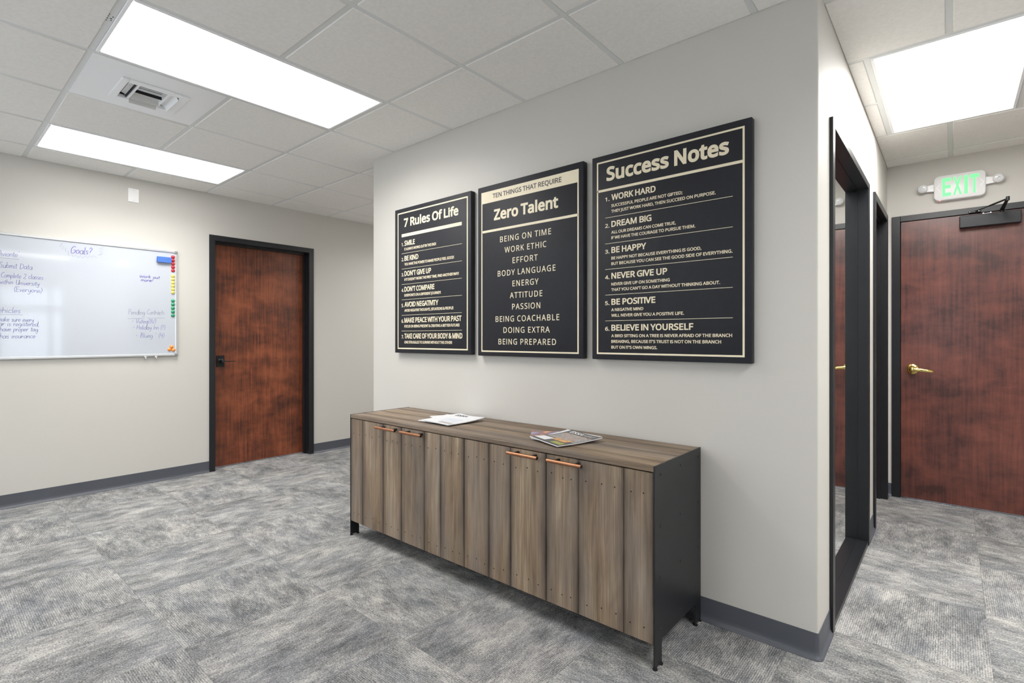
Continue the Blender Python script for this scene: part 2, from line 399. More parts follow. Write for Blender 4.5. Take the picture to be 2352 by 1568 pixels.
# single-stroke handwriting, x height 0.5, capital height 1
HAND = {
 'a': (.48, ".38,.42 .2,.5 .03,.3 .08,.05 .25,.02 .38,.2 .38,.5 .38,.1 .46,0"),
 'b': (.45, ".05,1 .05,0|.05,.3 .2,.48 .38,.3 .3,.03 .05,.05"),
 'c': (.4, ".36,.42 .2,.5 .03,.28 .1,.03 .36,.08"),
 'd': (.48, ".36,.4 .2,.5 .03,.28 .1,.02 .3,.05 .38,.25 .4,1 .4,.1 .46,0"),
 'e': (.42, ".03,.26 .36,.3 .28,.48 .1,.45 .03,.2 .12,.01 .38,.1"),
 'g': (.45, ".36,.42 .2,.5 .03,.3 .1,.05 .3,.08 .38,.4 .36,-.25 .2,-.42 .05,-.3"),
 'h': (.44, ".05,1 .05,0|.05,.3 .2,.5 .34,.4 .36,0"),
 'i': (.2, ".08,.5 .08,.05 .14,0|.08,.68 .09,.73"),
 'k': (.4, ".05,1 .05,0|.33,.5 .06,.22 .35,0"),
 'l': (.18, ".06,1 .06,.06 .14,0"),
 'm': (.56, ".04,.5 .04,0|.04,.35 .15,.5 .24,.4 .25,0|.25,.35 .36,.5 .46,.4 .48,0"),
 'n': (.4, ".04,.5 .04,0|.04,.33 .18,.5 .3,.4 .32,0"),
 'o': (.42, ".2,.5 .03,.3 .1,.02 .28,.03 .36,.25 .3,.45 .2,.5"),
 'p': (.42, ".05,.5 .05,-.4|.05,.35 .2,.5 .36,.35 .3,.08 .05,.05"),
 'q': (.45, ".36,.42 .2,.5 .03,.3 .1,.05 .3,.08 .38,.5 .37,-.4 .45,-.3"),
 'r': (.32, ".05,.5 .05,0|.05,.3 .15,.47 .3,.46"),
 's': (.34, ".3,.44 .15,.5 .06,.38 .26,.18 .2,.02 .03,.06"),
 't': (.28, ".12,.85 .12,.08 .22,0|0,.58 .26,.6"),
 'u': (.45, ".05,.5 .06,.1 .18,0 .34,.15 .35,.5 .36,.05 .42,0"),
 'v': (.36, ".03,.5 .17,0 .32,.5"),
 'w': (.5, ".03,.5 .13,0 .24,.4 .34,0 .46,.5"),
 'y': (.42, ".04,.5 .1,.15 .25,.12 .36,.5|.36,.5 .3,-.3 .15,-.42 .03,-.3"),
 'A': (.58, "0,0 .28,1 .5,0|.06,.38 .46,.4"),
 'S': (.5, ".42,.88 .25,1 .08,.8 .38,.35 .28,.02 .02,.1"),
 'D': (.58, ".08,.95 .08,.02|0,.95 .4,.85 .5,.45 .3,.05 .02,.02"),
 'C': (.55, ".5,.85 .3,1 .05,.55 .15,.05 .48,.12"),
 'U': (.55, ".05,1 .06,.2 .22,0 .42,.2 .44,1 .44,.1 .5,0"),
 'E': (.48, ".4,.95 .08,.95 .08,.5 .08,.02 .42,.03|.08,.5 .36,.52"),
 'V': (.5, "0,1 .2,0 .45,1"),
 'W': (.7, "0,.7 .15,0 .32,.55 .48,0 .65,.7"),
 'P': (.5, ".1,.95 .08,0|0,.9 .3,1 .45,.75 .3,.5 .1,.5"),
 'H': (.55, ".05,1 .04,0|.42,1 .42,0|.04,.5 .42,.52"),
 'I': (.2, ".08,1 .08,0"),
 'B': (.5, ".1,1 .08,0|.0,.95 .3,1 .38,.75 .1,.53 .4,.45 .4,.12 .05,.02"),
 'G': (.58, ".5,.88 .3,1 .05,.6 .1,.1 .32,.02 .48,.2 .5,.45 .28,.45"),
 '1': (.2, ".1,1 .08,0"), '2': (.48, ".05,.8 .2,1 .38,.8 .2,.3 .02,.02 .45,.03"),
 '4': (.45, ".1,1 .05,.45 .38,.48|.34,.9 .32,0"), '?': (.42, ".05,.8 .2,1 .36,.8 .18,.45 .18,.25|.18,.06 .19,.02"),
 '!': (.2, ".1,1 .1,.3|.1,.06 .1,.0"), '(': (.25, ".22,1.1 .05,.5 .2,-.15"), ')': (.25, ".03,1.1 .2,.5 .04,-.15"),
 '-': (.35, ".03,.4 .26,.42"), "'": (.2, ".12,1.05 .05,.85"), ',': (.2, ".08,.06 .02,-.15"), '.': (.2, ".06,.03 .08,.0"),
}

def _smooth(p):
    if len(p) < 3:
        return p
    q = [p[0]] + p + [p[-1]]
    out = []
    for i in range(1, len(q) - 2):
        a, b, c, d = q[i - 1], q[i], q[i + 1], q[i + 2]
        for k in range(5):
            t = k / 5
            out.append(tuple(0.5 * (2 * b[j] + (c[j] - a[j]) * t + (2 * a[j] - 5 * b[j] + 4 * c[j] - d[j]) * t * t
                                    + (3 * b[j] - a[j] - 3 * c[j] + d[j]) * t ** 3) for j in (0, 1)))
    out.append(p[-1])
    return out

def hand_strokes(text, x0, yb, x1, cap, slope=0.0):
    x = 0.0
    st = []
    for ch in text:
        if ch == ' ':
            x += .34
            continue
        w, s = HAND[ch]
        for part in s.split('|'):
            pts = _smooth([tuple(map(float, q.split(','))) for q in part.split(' ')])
            dy = random.uniform(-.03, .03)
            st.append([(x + a + b * .12, b + dy) for a, b in pts])
        x += w
    k = (x1 - x0) / x
    return [[(x0 + a * k, yb + b * cap + a * k * slope) for a, b in s] for s in st]

def ribbon(bm, pts, w, to3d):
    """flat pen line of width w"""
    n = len(pts)
    A, B = [], []
    for i in range(n):
        a = pts[max(0, i - 1)]; b = pts[min(n - 1, i + 1)]
        dx, dy = b[0] - a[0], b[1] - a[1]
        l = math.hypot(dx, dy) or 1e-6
        nx, ny = -dy / l * w / 2, dx / l * w / 2
        A.append(bm.verts.new(to3d(pts[i][0] + nx, pts[i][1] + ny)))
        B.append(bm.verts.new(to3d(pts[i][0] - nx, pts[i][1] - ny)))
    for i in range(n - 1):
        bm.faces.new((A[i], B[i], B[i + 1], A[i + 1]))

# ------------------------------------------------------------------ materials
M = {}
M['wall'] = plain('wall_paint', lin(201, 198, 192), 0.55, bump=0.04, bscale=350)
M['tile'] = plain('ceiling_tile', lin(240, 238, 234), 0.9, var=0.03, scale=60, bump=0.25, bscale=260)
M['tee'] = plain('ceiling_tee', lin(222, 224, 223), 0.45)
M['slab'] = plain('ceiling_back', lin(120, 120, 120), 0.9)
M['frame'] = plain('black_door_frame', lin(27, 29, 33), 0.36, var=0.08, scale=8)
M['base'] = plain('rubber_base', lin(80, 83, 91), 0.42, var=0.04, scale=6)
M['white_metal'] = plain('white_metal', lin(244, 245, 247), 0.35)
M['white_plastic'] = plain('white_plastic', lin(238, 238, 238), 0.35)
M['dark_void'] = plain('duct_dark', lin(40, 41, 44), 0.8)  # near-black colour stands in for the shade inside the vent
M['grey_metal'] = plain('grey_louvre', lin(214, 214, 212), 0.4)
M['lamp'] = glow('lamp_panel', (1.0, 0.985, 0.96, 1), LAMP)
M['mirror'] = plain('mirrored_glass', lin(243, 244, 242), 0.02, 1.0)
M['brass'] = plain('brass', lin(232, 206, 130), 0.13, 1.0)
M['black_metal'] = plain('black_hardware', lin(34, 35, 38), 0.35, 0.3)
M['steel'] = plain('bright_steel', lin(200, 200, 200), 0.25, 1.0)
M['side'] = plain('blackened_steel', lin(36, 37, 40), 0.42, 0.2, var=0.12, scale=5)
M['copper'] = plain('copper', lin(170, 120, 90), 0.42, 1.0, var=0.12, scale=40)
M['canvas'] = plain('charcoal_canvas', lin(36, 37, 43), 0.55, var=0.06, scale=30, bump=0.12, bscale=700, spec=0.3)
M['gold'] = plain('cream_gold_print', lin(236, 224, 196), 0.5, var=0.03, scale=8)
M['brown_print'] = plain('dark_print', lin(74, 70, 66), 0.5)
M['board'] = plain('whiteboard_enamel', lin(190, 195, 204), 0.07, coat=0.5)
M['alu'] = plain('aluminium', lin(212, 214, 216), 0.3, 0.6)
M['grey_plastic'] = plain('grey_plastic', lin(132, 138, 142), 0.45)
M['pen'] = plain('faded_blue_ink', lin(122, 126, 178), 0.5)
M['pen_dark'] = plain('violet_ink', lin(88, 76, 164), 0.5)
M['pen_grey'] = plain('grey_ink', lin(138, 140, 160), 0.5)
M['paper'] = plain('paper', lin(232, 232, 234), 0.55)
M['exit_green'] = glow('exit_green', (0.22, 1.0, 0.33, 1), 0.50, (0.10, 0.50, 0.20, 1))
M['led'] = glow('red_led', (1.0, 0.05, 0.05, 1), 2.0)
M['clear'] = plain('clear_plastic', lin(225, 226, 228), 0.12, coat=0.5)
M['glass'] = plain('window_glass', (1, 1, 1, 1), 0.0)
M['glass'].node_tree.nodes['Principled BSDF'].inputs['Transmission Weight'].default_value = 1.0
M['glass'].node_tree.nodes['Principled BSDF'].inputs['IOR'].default_value = 1.02
M['dirt'] = plain('dirt', lin(60, 60, 58), 0.9)
for nm, c in (('red', (196, 40, 52)), ('yellow', (232, 214, 104)), ('green', (46, 150, 104)), ('orange', (240, 146, 62))):
    M[nm] = plain(nm + '_magnet', lin(*c), 0.3, coat=0.2)
M['eraser'] = plain('blue_foam', lin(70, 112, 190), 0.8, bump=0.3, bscale=300)

def wood_door(name, dark, mid, light, seed, axis_scale, rough=0.36, amt=0.42, coat=0.15):
    """rotary-cut veneer with a blotchy red-brown stain; axis_scale squeezes the grain upright"""
    k = NT(name)
    v = k.coords(loc=(seed, seed * 1.7, seed * 0.3))
    sx, sy = axis_scale
    blot = k.noise(k.coords(scale=(sx, sy, 1.5), loc=(seed, seed, seed)), 5.4, 4, 0.6, 0.25)
    blot2 = k.noise(k.coords(scale=(sx, sy, 2.6), loc=(-seed, seed, 2 * seed)), 1.7, 2, 0.5, 0.4)
    grain = k.noise(k.coords(scale=(sx * 30, sy * 30, 1.3), loc=(seed, 0, 0)), 2.0, 4, 0.62, 0.15)
    fine = k.noise(k.coords(scale=(sx * 150, sy * 150, 4), loc=(0, seed, 0)), 2.0, 2)
    f = k.math('ADD', k.math('MULTIPLY', blot, amt), k.math('MULTIPLY', blot2, 0.30))
    f = k.math('ADD', f, k.math('MULTIPLY', grain, 0.84 - amt))
    f = k.math('SUBTRACT', f, 0.08)
    c = k.ramp(f, [(0.37, dark), (0.49, mid), (0.62, light)])
    c = k.mix(k.math('MULTIPLY', k.math('SUBTRACT', fine, 0.3), 0.35), c, dark)
    k.l(c, k.b.inputs['Base Color'])
    k.b.inputs['Roughness'].default_value = rough
    k.b.inputs['Coat Weight'].default_value = coat
    k.b.inputs['Coat Roughness'].default_value = 0.22
    k.bump(grain, 0.08, 0.001)
    return k.m

M['door_a'] = wood_door('stained_veneer_brown', lin(72, 38, 26), lin(117, 61, 38), lin(148, 82, 52), 1.3, (1, 1))
M['door_b'] = wood_door('stained_veneer_plum', lin(64, 34, 30), lin(98, 53, 45), lin(122, 70, 57), 5.1, (1, 1), 0.36, 0.50, 0.35)

def plank_wood(name, along):
    """weathered grey-brown boards; attribute 'stain' darkens the board edges"""
    k = NT(name)
    g = (0.6, 0.6, 0.6)
    lo = [18, 18, 18]; lo[along] = 1.0
    hi = [110, 110, 110]; hi[along] = 2.2
    md = [5, 5, 5]; md[along] = 1.1
    geo = k.n('ShaderNodeNewGeometry')
    rnd = geo.outputs['Random Per Island']
    big = k.noise(k.coords(scale=md), 1.6, 4, 0.6, 0.6)
    gr = k.noise(k.coords(scale=lo), 2.0, 4, 0.62, 0.4)
    fi = k.noise(k.coords(scale=hi), 2.0, 3, 0.6)
    f = k.math('ADD', k.math('MULTIPLY', big, 0.46), k.math('MULTIPLY', gr, 0.30))
    f = k.math('ADD', f, k.math('MULTIPLY', fi, 0.36))
    f = k.math('ADD', f, k.math('MULTIPLY', k.math('SUBTRACT', rnd, 0.5), 0.13))
    c = k.ramp(f, [(0.38, lin(80, 65, 51)), (0.50, lin(120, 101, 81)), (0.60, lin(145, 125, 103)), (0.72, lin(178, 162, 142))])
    hue = k.noise(k.coords(scale=md, loc=(3, 5, 7)), 1.3, 2)
    c = k.mix(k.ramp(hue, [(0.40, (0, 0, 0, 1)), (0.62, (1, 1, 1, 1))]), c, k.mix(0.4, c, lin(128, 122, 118)))
    at = k.n('ShaderNodeAttribute')
    at.attribute_name = 'stain'
    smudge = k.noise(k.coords(scale=md, loc=(9, 1, 4)), 3.0, 3)
    st = k.math('MULTIPLY', at.outputs['Fac'], k.math('ADD', k.math('MULTIPLY', smudge, 1.3), 0.12))
    c = k.mix(st, c, lin(62, 52, 46))
    k.l(c, k.b.inputs['Base Color'])
    k.b.inputs['Roughness'].default_value = 0.62
    k.bump(k.math('ADD', k.math('MULTIPLY', gr, 0.6), k.math('MULTIPLY', fi, 0.4)), 0.35, 0.0015)
    return k.m

M['plank_v'] = plank_wood('weathered_boards_upright', 2)
M['plank_h'] = plank_wood('weathered_boards_level', 0)
M['nail'] = plain('nail_holes', lin(38, 32, 28), 0.9)

def carpet():
    k = NT('carpet_tiles')
    tc = k.n('ShaderNodeTexCoord')
    sp = k.n('ShaderNodeSeparateXYZ')
    k.l(tc.outputs['Object'], sp.inputs[0])
    x, y = sp.outputs[0], sp.outputs[1]
    u = k.math('DIVIDE', k.math('SUBTRACT', x, 0.505), G)
    v = k.math('DIVIDE', k.math('SUBTRACT', y, 0.27), G)
    iu, iv = k.math('FLOOR', u), k.math('FLOOR', v)
    chk = k.math('FLOORED_MODULO', k.math('ADD', iu, iv), 2.0)      # quarter-turned laying
    inv = k.math('SUBTRACT', 1.0, chk)
    a = k.math('ADD', k.math('MULTIPLY', y, chk), k.math('MULTIPLY', x, inv))     # along the ribs
    b = k.math('ADD', k.math('MULTIPLY', x, chk), k.math('MULTIPLY', y, inv))     # across the ribs
    rid = k.math('ADD', k.math('MULTIPLY', iu, 7.31), k.math('MULTIPLY', iv, 3.77))
    def vec(p, q, r):
        cb = k.n('ShaderNodeCombineXYZ')
        for i, s in enumerate((p, q, r)):
            if isinstance(s, (int, float)):
                cb.inputs[i].default_value = s
            else:
                k.l(s, cb.inputs[i])
        return cb.outputs[0]
    def sc(s, f):
        return k.math('MULTIPLY', s, f)
    # every yarn row is shifted a little along its length, which gives the patches ragged ends
    row = k.math('FLOOR', sc(b, 1 / 0.0041))
    wn = k.n('ShaderNodeTexWhiteNoise')
    wn.noise_dimensions = '1D'
    k.l(k.math('ADD', row, sc(rid, 17.0)), wn.inputs['W'])
    a2 = k.math('ADD', a, sc(k.math('SUBTRACT', wn.outputs['Value'], 0.5), 0.030))
    broad = k.noise(vec(sc(a, 2.6), sc(b, 3.6), rid), 1.0, 2, 0.5)
    patch = k.noise(vec(sc(a2, 9.0), sc(b, 15.0), rid), 1.0, 5, 0.66)
    streak = k.noise(vec(sc(a2, 42.0), sc(b, 75.0), rid), 1.0, 3, 0.65)
    grain = k.noise(vec(sc(x, 170.0), sc(y, 170.0), 0.0), 1.0, 3, 0.75)
    rib = k.math('SINE', sc(b, 2 * pi / 0.0076))
    f = k.math('ADD', sc(patch, 0.40), sc(streak, 0.26))
    f = k.math('ADD', f, sc(broad, 0.22))
    f = k.math('ADD', f, sc(grain, 0.62))
    f = k.math('ADD', f, sc(rib, 0.034))
    f = k.math('SUBTRACT', f, 0.26)
    c = k.ramp(f, [(0.33, lin(72, 73, 75)), (0.44, lin(112, 113, 114)), (0.53, lin(150, 149, 147)), (0.62, lin(190, 187, 182))])
    tint = k.noise(vec(sc(a, 2.6), sc(b, 6.0), rid), 1.0, 3)
    c = k.mix(k.ramp(tint, [(0.42, (0, 0, 0, 1)), (0.66, (0.28, 0.28, 0.28, 1))]), c, k.mix(0.5, c, lin(134, 142, 156)))
    # hairline joints between the tiles
    fu, fv = k.math('FRACT', u), k.math('FRACT', v)
    eu = k.math('MINIMUM', fu, k.math('SUBTRACT', 1.0, fu))
    ev = k.math('MINIMUM', fv, k.math('SUBTRACT', 1.0, fv))
    e = k.math('LESS_THAN', k.math('MINIMUM', eu, ev), 0.0022)
    c = k.mix(sc(e, 0.3), c, lin(80, 82, 85))
    k.l(c, k.b.inputs['Base Color'])
    k.b.inputs['Roughness'].default_value = 0.95
    k.b.inputs['Specular IOR Level'].default_value = 0.15
    k.bump(k.math('ADD', grain, sc(rib, 0.35)), 0.5, 0.003)
    return k.m
M['carpet'] = carpet()

# ------------------------------------------------------------------ room shell
T = 0.14
fl = boxobj('floor', [((-L - 0.3, YB - 0.3, -0.12), (XR + 0.3, YE + 0.3, 0))], M['carpet'])
struct(fl, 'grey mottled carpet tile floor laid in quarter turns', 'floor')

D1 = (-0.471, 0.552, 2.197)     # left door frame: y from, y to, top
wl = boxobj('wall_left', [((-L - T, YB, 0), (-L, D1[0] + 0.03, HC + 0.05)),
                          ((-L - T, D1[1] - 0.03, 0), (-L, YE, HC + 0.05)),
                          ((-L - T, D1[0] + 0.03, D1[2] - 0.03), (-L, D1[1] - 0.03, HC + 0.05))], M['wall'])
struct(wl, 'pale greige wall with the whiteboard and the brown door', 'wall')

# poster wall with bull-nosed outer corners
bm = BM()
add_box(bm, (-W, 0, 0), (0, 0.12, HC + 0.05))
bm.normal_update()
es = [e for e in bm.edges if abs(e.verts[0].co.z - e.verts[1].co.z) > 1 and e.verts[0].co.y < 0.01]
for side, rad in ((lambda x: x < -1, 0.016), (lambda x: x > -1, 0.006)):
    es = [e for e in bm.edges if abs(e.verts[0].co.z - e.verts[1].co.z) > 1 and e.verts[0].co.y < 0.001 and side(e.verts[0].co.x) and len(e.link_faces) == 2
          and abs(e.link_faces[0].normal.dot(e.link_faces[1].normal)) < 0.1]
    bmesh.ops.bevel(bm, geom=es, offset=rad, segments=5, affect='EDGES', profile=0.5)
    bm.normal_update()
wf = obj('wall_front', bm, M['wall'], smooth=40)
struct(wf, 'greige wall carrying the three dark posters above the sideboard', 'wall')
wp = boxobj('wall_passage', [((-W, 0.12, 0), (-W + 0.12, YE, HC + 0.05))], M['wall'])
struct(wp, 'side of the poster wall turning into the passage', 'wall')

WN = (0.236, 1.497, 2.163)      # hallway glass frame: y from, y to, top
D2 = (1.789, 2.652, 2.185)      # hallway door frame
wh = boxobj('wall_hall', [((-0.12, 0.12, 0), (0, WN[0] + 0.03, HC + 0.05)),
                          ((-0.12, WN[1] - 0.03, 0), (0, D2[0] + 0.03, HC + 0.05)),
                          ((-0.12, D2[1] - 0.03, 0), (0, D, HC + 0.05)),
                          ((-0.12, WN[0] + 0.03, WN[2] - 0.03), (0, WN[1] - 0.03, HC + 0.05)),
                          ((-0.12, D2[0] + 0.03, D2[2] - 0.03), (0, D2[1] - 0.03, HC + 0.05))], M['wall'])
struct(wh, 'hallway side wall with the mirrored glass frame and a black door frame', 'wall')

D3 = (0.030, 1.054, 2.182)      # exit door frame: x from, x to, top
we = boxobj('wall_exit', [((-0.12, D, 0), (D3[0] + 0.03, D + T, HC + 0.05)),
                          ((D3[1] - 0.03, D, 0), (XR, D + T, HC + 0.05)),
                          ((D3[0] + 0.03, D, D3[2] - 0.03), (D3[1] - 0.03, D + T, HC + 0.05))], M['wall'])
struct(we, 'end wall of the hallway above and beside the exit door', 'wall')
RW = (-1.30, -0.42, 0.85, 2.18)   # right window opening: y0 y1 z0 z1
wr = boxobj('wall_right', [((XR, YB, 0), (XR + T, RW[0], HC + 0.05)), ((XR, RW[1], 0), (XR + T, D + T, HC + 0.05)),
                           ((XR, RW[0], 0), (XR + T, RW[1], RW[2])), ((XR, RW[0], RW[3]), (XR + T, RW[1], HC + 0.05))], M['wall'])
struct(wr, 'outer wall on the right with a window', 'wall')
BWS = [(-4.3, -3.0), (-2.6, -1.3), (-0.25, 0.50)]  # leftmost and middle openings are added to let in more daylight
BZ = (0.75, 2.10)
bx = [((-L - T, YB - T, 0), (XR + T, YB, BZ[0])), ((-L - T, YB - T, BZ[1]), (XR + T, YB, HC + 0.05))]
ed = [-L - T] + [q for w_ in BWS for q in w_] + [XR + T]
bx += [((ed[q], YB - T, BZ[0]), (ed[q + 1], YB, BZ[1])) for q in range(0, len(ed), 2)]
wb = boxobj('wall_back', bx, M['wall'])
struct(wb, 'rear wall behind the viewpoint with a window', 'wall')
wn = boxobj('wall_end', [((-L - T, YE, 0), (-W + 0.12, YE + T, HC + 0.05))], M['wall'])
struct(wn, 'far end wall of the side passage', 'wall')

def win(name, boxes, pane, label):
    w = thing(name, label, 'window', boxes[0][0], kind='structure')
    boxobj('window_frame', boxes, M['white_metal'], w, 0.004)
    boxobj('window_pane', [pane], M['glass'], w)
y0, y1, z0, z1 = RW
win('window_2', [((XR + 0.02, y0, z0), (XR + 0.08, y0 + 0.05, z1)), ((XR + 0.02, y1 - 0.05, z0), (XR + 0.08, y1, z1)),
                 ((XR + 0.02, y0, z0), (XR + 0.08, y1, z0 + 0.05)), ((XR + 0.02, y0, z1 - 0.05), (XR + 0.08, y1, z1)),
                 ((XR + 0.02, y0, 1.70), (XR + 0.08, y1, 1.82)), ((XR + 0.02, -0.66, z0), (XR + 0.08, -0.58, z1))],
    ((XR + 0.048, y0, z0), (XR + 0.052, y1, z1)), 'window in the right outer wall behind the viewpoint')
z0, z1 = BZ
for q, ((x0, x1), w_) in enumerate(zip(BWS, ('leftmost (added for daylight)', 'middle (added for daylight)', 'rightmost'))):
    win('window_%d' % (q + 3), [((x0, YB - 0.08, z0), (x0 + 0.05, YB - 0.02, z1)), ((x1 - 0.05, YB - 0.08, z0), (x1, YB - 0.02, z1)),
        ((x0, YB - 0.08, z0), (x1, YB - 0.02, z0 + 0.05)), ((x0, YB - 0.08, z1 - 0.05), (x1, YB - 0.02, z1)), ((x0, YB - 0.08, 1.62), (x1, YB - 0.02, 1.67))],
        ((x0, YB - 0.052, z0), (x1, YB - 0.048, z1)), '%s of the windows in the rear wall behind the viewpoint' % w_)

# ------------------------------------------------------------------ ceiling: hung tiles in a grid of tees
def gx(i): return GX + i * G
def gy(j): return GY + j * G
CEIL_LIGHT = [(0, 0), (-3, 0), (6, 0), (-2, -5), (2, -5), (6, 3)]        # (i, j) of two-tile troffers running along y, added ones last
PASS_LIGHT = [(-2, 5)]
VENT = (-1, 0)
HALL = (4.5, 4.0)
used = set()
for i, j in CEIL_LIGHT + PASS_LIGHT:
    used |= {(i, j), (i, j + 1)}
used.add(VENT)
hall_cells = {(4, 4), (4, 5), (5, 4), (5, 5)}
bm = BM()
t2 = 0.012
def tile(xa, xb, ya, yb):
    xa, xb = max(xa, -L), min(xb, XR)
    ya, yb = max(ya, YB), min(yb, YE)
    if xb - xa < 0.01 or yb - ya < 0.01:
        return
    add_box(bm, (xa, ya, HC), (xb, yb, HC + 0.018), min(0.004, (xb - xa) / 4))
for i in range(-4, 9):
    for j in range(-5, 12):
        xa, xb, ya, yb = gx(i), gx(i + 1), gy(j), gy(j + 1)
        if (i, j) in used or (i, j) in hall_cells:
            continue
        if xa > 0 and ya > D:
            continue
        # keep tiles out of the wall block
        a, b, c, d = xa + t2, xb - t2, ya + t2, yb - t2
        if c < 0 < d and a > -W + 0.06 and b < 0:
            d = 0.0
        elif c >= 0 and a > -W and b <= 0.0:
            continue
        if c >= 0 and a < -W < b:
            b = -W
        if a < 0 < b and c < 0 < d:
            tile(0, b, c, d)
            tile(a, 0, c, 0)
            continue
        if a < 0 < b and c >= 0:
            a = 0.0
        if c < D < d and b > 0:
            d = D
        tile(a, b, c, d)
hx0, hx1 = gx(4.5), gx(5.5)
for j in (4, 5):
    tile(0.0, hx0 - t2, gy(j) + t2, gy(j + 1) - t2)
    tile(hx1 + t2, gx(6) - t2, gy(j) + t2, gy(j + 1) - t2)
ce = obj('ceiling', bm, M['tile'], smooth=40)
struct(ce, 'suspended ceiling of square pale grey tiles', 'ceiling')
boxobj('ceiling_deck', [((-L - T, YB - T, HC + 0.05), (XR + T, YE + T, HC + 0.12))], M['slab'], ce)
bm = BM()
z0, z1 = HC + 0.003, HC + 0.016
holes = [(gx(i), gx(i + 1), gy(j), gy(j + 2)) for i, j in CEIL_LIGHT + PASS_LIGHT] + [(hx0, hx1, gy(4), gy(6))]
def tee(a, b):
    """strip between two corners, interrupted where a light fixture sits across it"""
    along = 0 if b[0] - a[0] > b[1] - a[1] else 1
    ac = 1 - along
    mid = (a[ac] + b[ac]) / 2
    cuts = []
    for h in holes:
        lo, hi = (h[0], h[1]), (h[2], h[3])
        r, q = ((lo, hi), (hi, lo))[along]
        if q[0] + 0.1 < mid < q[1] - 0.1:
            cuts.append(r)
    p = a[along]
    for c0, c1 in sorted(cuts) + [(b[along], None)]:
        c0 = min(c0, b[along])
        if c0 - p > 0.01:
            A, B = list(a), list(b)
            A[along], B[along] = p, c0
            dz = 0.0006 if along == 0 else 0.0
            add_box(bm, (A[0], A[1], z0 + dz), (B[0], B[1], z1 + dz))
        if c1 is not None:
            p = max(p, c1)
for i in range(-3, 9):
    x = gx(i)
    if -W < x < 0:
        tee((x - t2, YB), (x + t2, 0.0))
    elif x > 0:
        tee((x - t2, YB), (x + t2, D))
    else:
        tee((x - t2, YB), (x + t2, YE))
for j in range(-4, 12):
    y = gy(j)
    if y < 0:
        tee((-L, y - t2), (XR, y + t2))
    else:
        tee((-L, y - t2), (-W, y + t2))
        if y < D:
            tee((0, y - t2), (XR, y + t2))
for x in (hx0, hx1):
    add_box(bm, (x - t2, gy(4), z0 + 0.0003), (x + t2, gy(6), z1 + 0.0003))
obj('ceiling_grid', bm, M['tee'], ce)
bm = BM()
sx, sy = -2.30, GY
for dx, dy, r in ((0.0, 0.001, 0.0032), (0.020, 0.004, 0.0026), (-0.016, 0.004, 0.0024), (0.034, -0.0105, 0.0022), (-0.026, -0.0105, 0.0022), (0.016, -0.0105, 0.0022), (-0.006, -0.0105, 0.0024)):
    add_lathe(bm, [(0, -0.0006), (r, -0.0006), (r * 1.4, 0.001)], (sx + dx, sy + dy, z0), (0, 0, 1), 7)
dm = obj('dirt_mark', bm, M['dirt'], ce)
tag(dm, 'small dark grime spot on a ceiling tee')

# ------------------------------------------------------------------ ceiling lights
def troffer(name, xa, ya, label, group, src=None):
    w, h = G, 2 * G
    if src:
        return dup(src, (xa, ya, HC), label, group)
    t = thing(name, label, 'ceiling light', (xa, ya, HC), group)
    e, f = 0.013, 0.030
    bm = BM()
    zz0, zz1 = HC - 0.001, HC + 0.02
    for a, b in (((e, e), (w - e, f)), ((e, h - f), (w - e, h - e)), ((e, f), (f, h - f)), ((w - f, f), (w - e, h - f))):
        add_box(bm, (xa + a[0], ya + a[1], zz0), (xa + b[0], ya + b[1], zz1), 0.003)
    obj('light_frame', bm, M['white_metal'], t)
    boxobj('diffuser', [((xa + f - 0.002, ya + f - 0.002, HC + 0.004), (xa + w - f + 0.002, ya + h - f + 0.002, HC + 0.01))], M['lamp'], t)
    ld = bpy.data.lights.new('panel_light', 'AREA')
    ld.shape = 'RECTANGLE'
    ld.size, ld.size_y = w - 2 * f, h - 2 * f
    ld.energy = PANEL_W
    ld.color = (1.0, 0.985, 0.96)
    ld.spread = math.radians(PANEL_SPREAD)
    lo = bpy.data.objects.new('panel_light', ld)
    COL.objects.link(lo)
    lo.parent = t
    lo.location = (w / 2, h / 2, 0.0015)
    return t
GL = 'flat panel ceiling lights'
tr = troffer('ceiling_light', gx(0), gy(0), 'bright flat panel light right of the ceiling vent, nearest the posters', GL)
l2 = troffer('', gx(-3), gy(0), 'bright flat panel light near the left wall above the whiteboard', GL, tr)
for c in l2.children:
    if c.type == 'LIGHT':            # hangs close to the wall and is dimmed
        c.data = c.data.copy()
        c.data.energy = PANEL_W * 0.72
        c.data.spread = math.radians(122)
hl = troffer('', hx0, gy(4), 'bright flat panel light over the hallway by the exit sign', GL, tr)
for c in hl.children:
    if c.type == 'LIGHT':
        c.data = c.data.copy()
        c.data.spread = math.radians(178)
for (i, j), s in zip(CEIL_LIGHT[2:], ('to the right of the viewpoint', 'added behind the viewpoint for brightness, the left one', 'added behind the viewpoint for brightness, the right one', 'added right of the hallway one, out past the exit door, to brighten the end wall')):
    troffer('', gx(i), gy(j), 'flat panel ceiling light ' + s, GL, tr)  # panels behind the viewpoint and right of the hallway are added for brightness
troffer('', gx(-2), gy(5), 'flat panel ceiling light deep in the side passage', GL, tr)

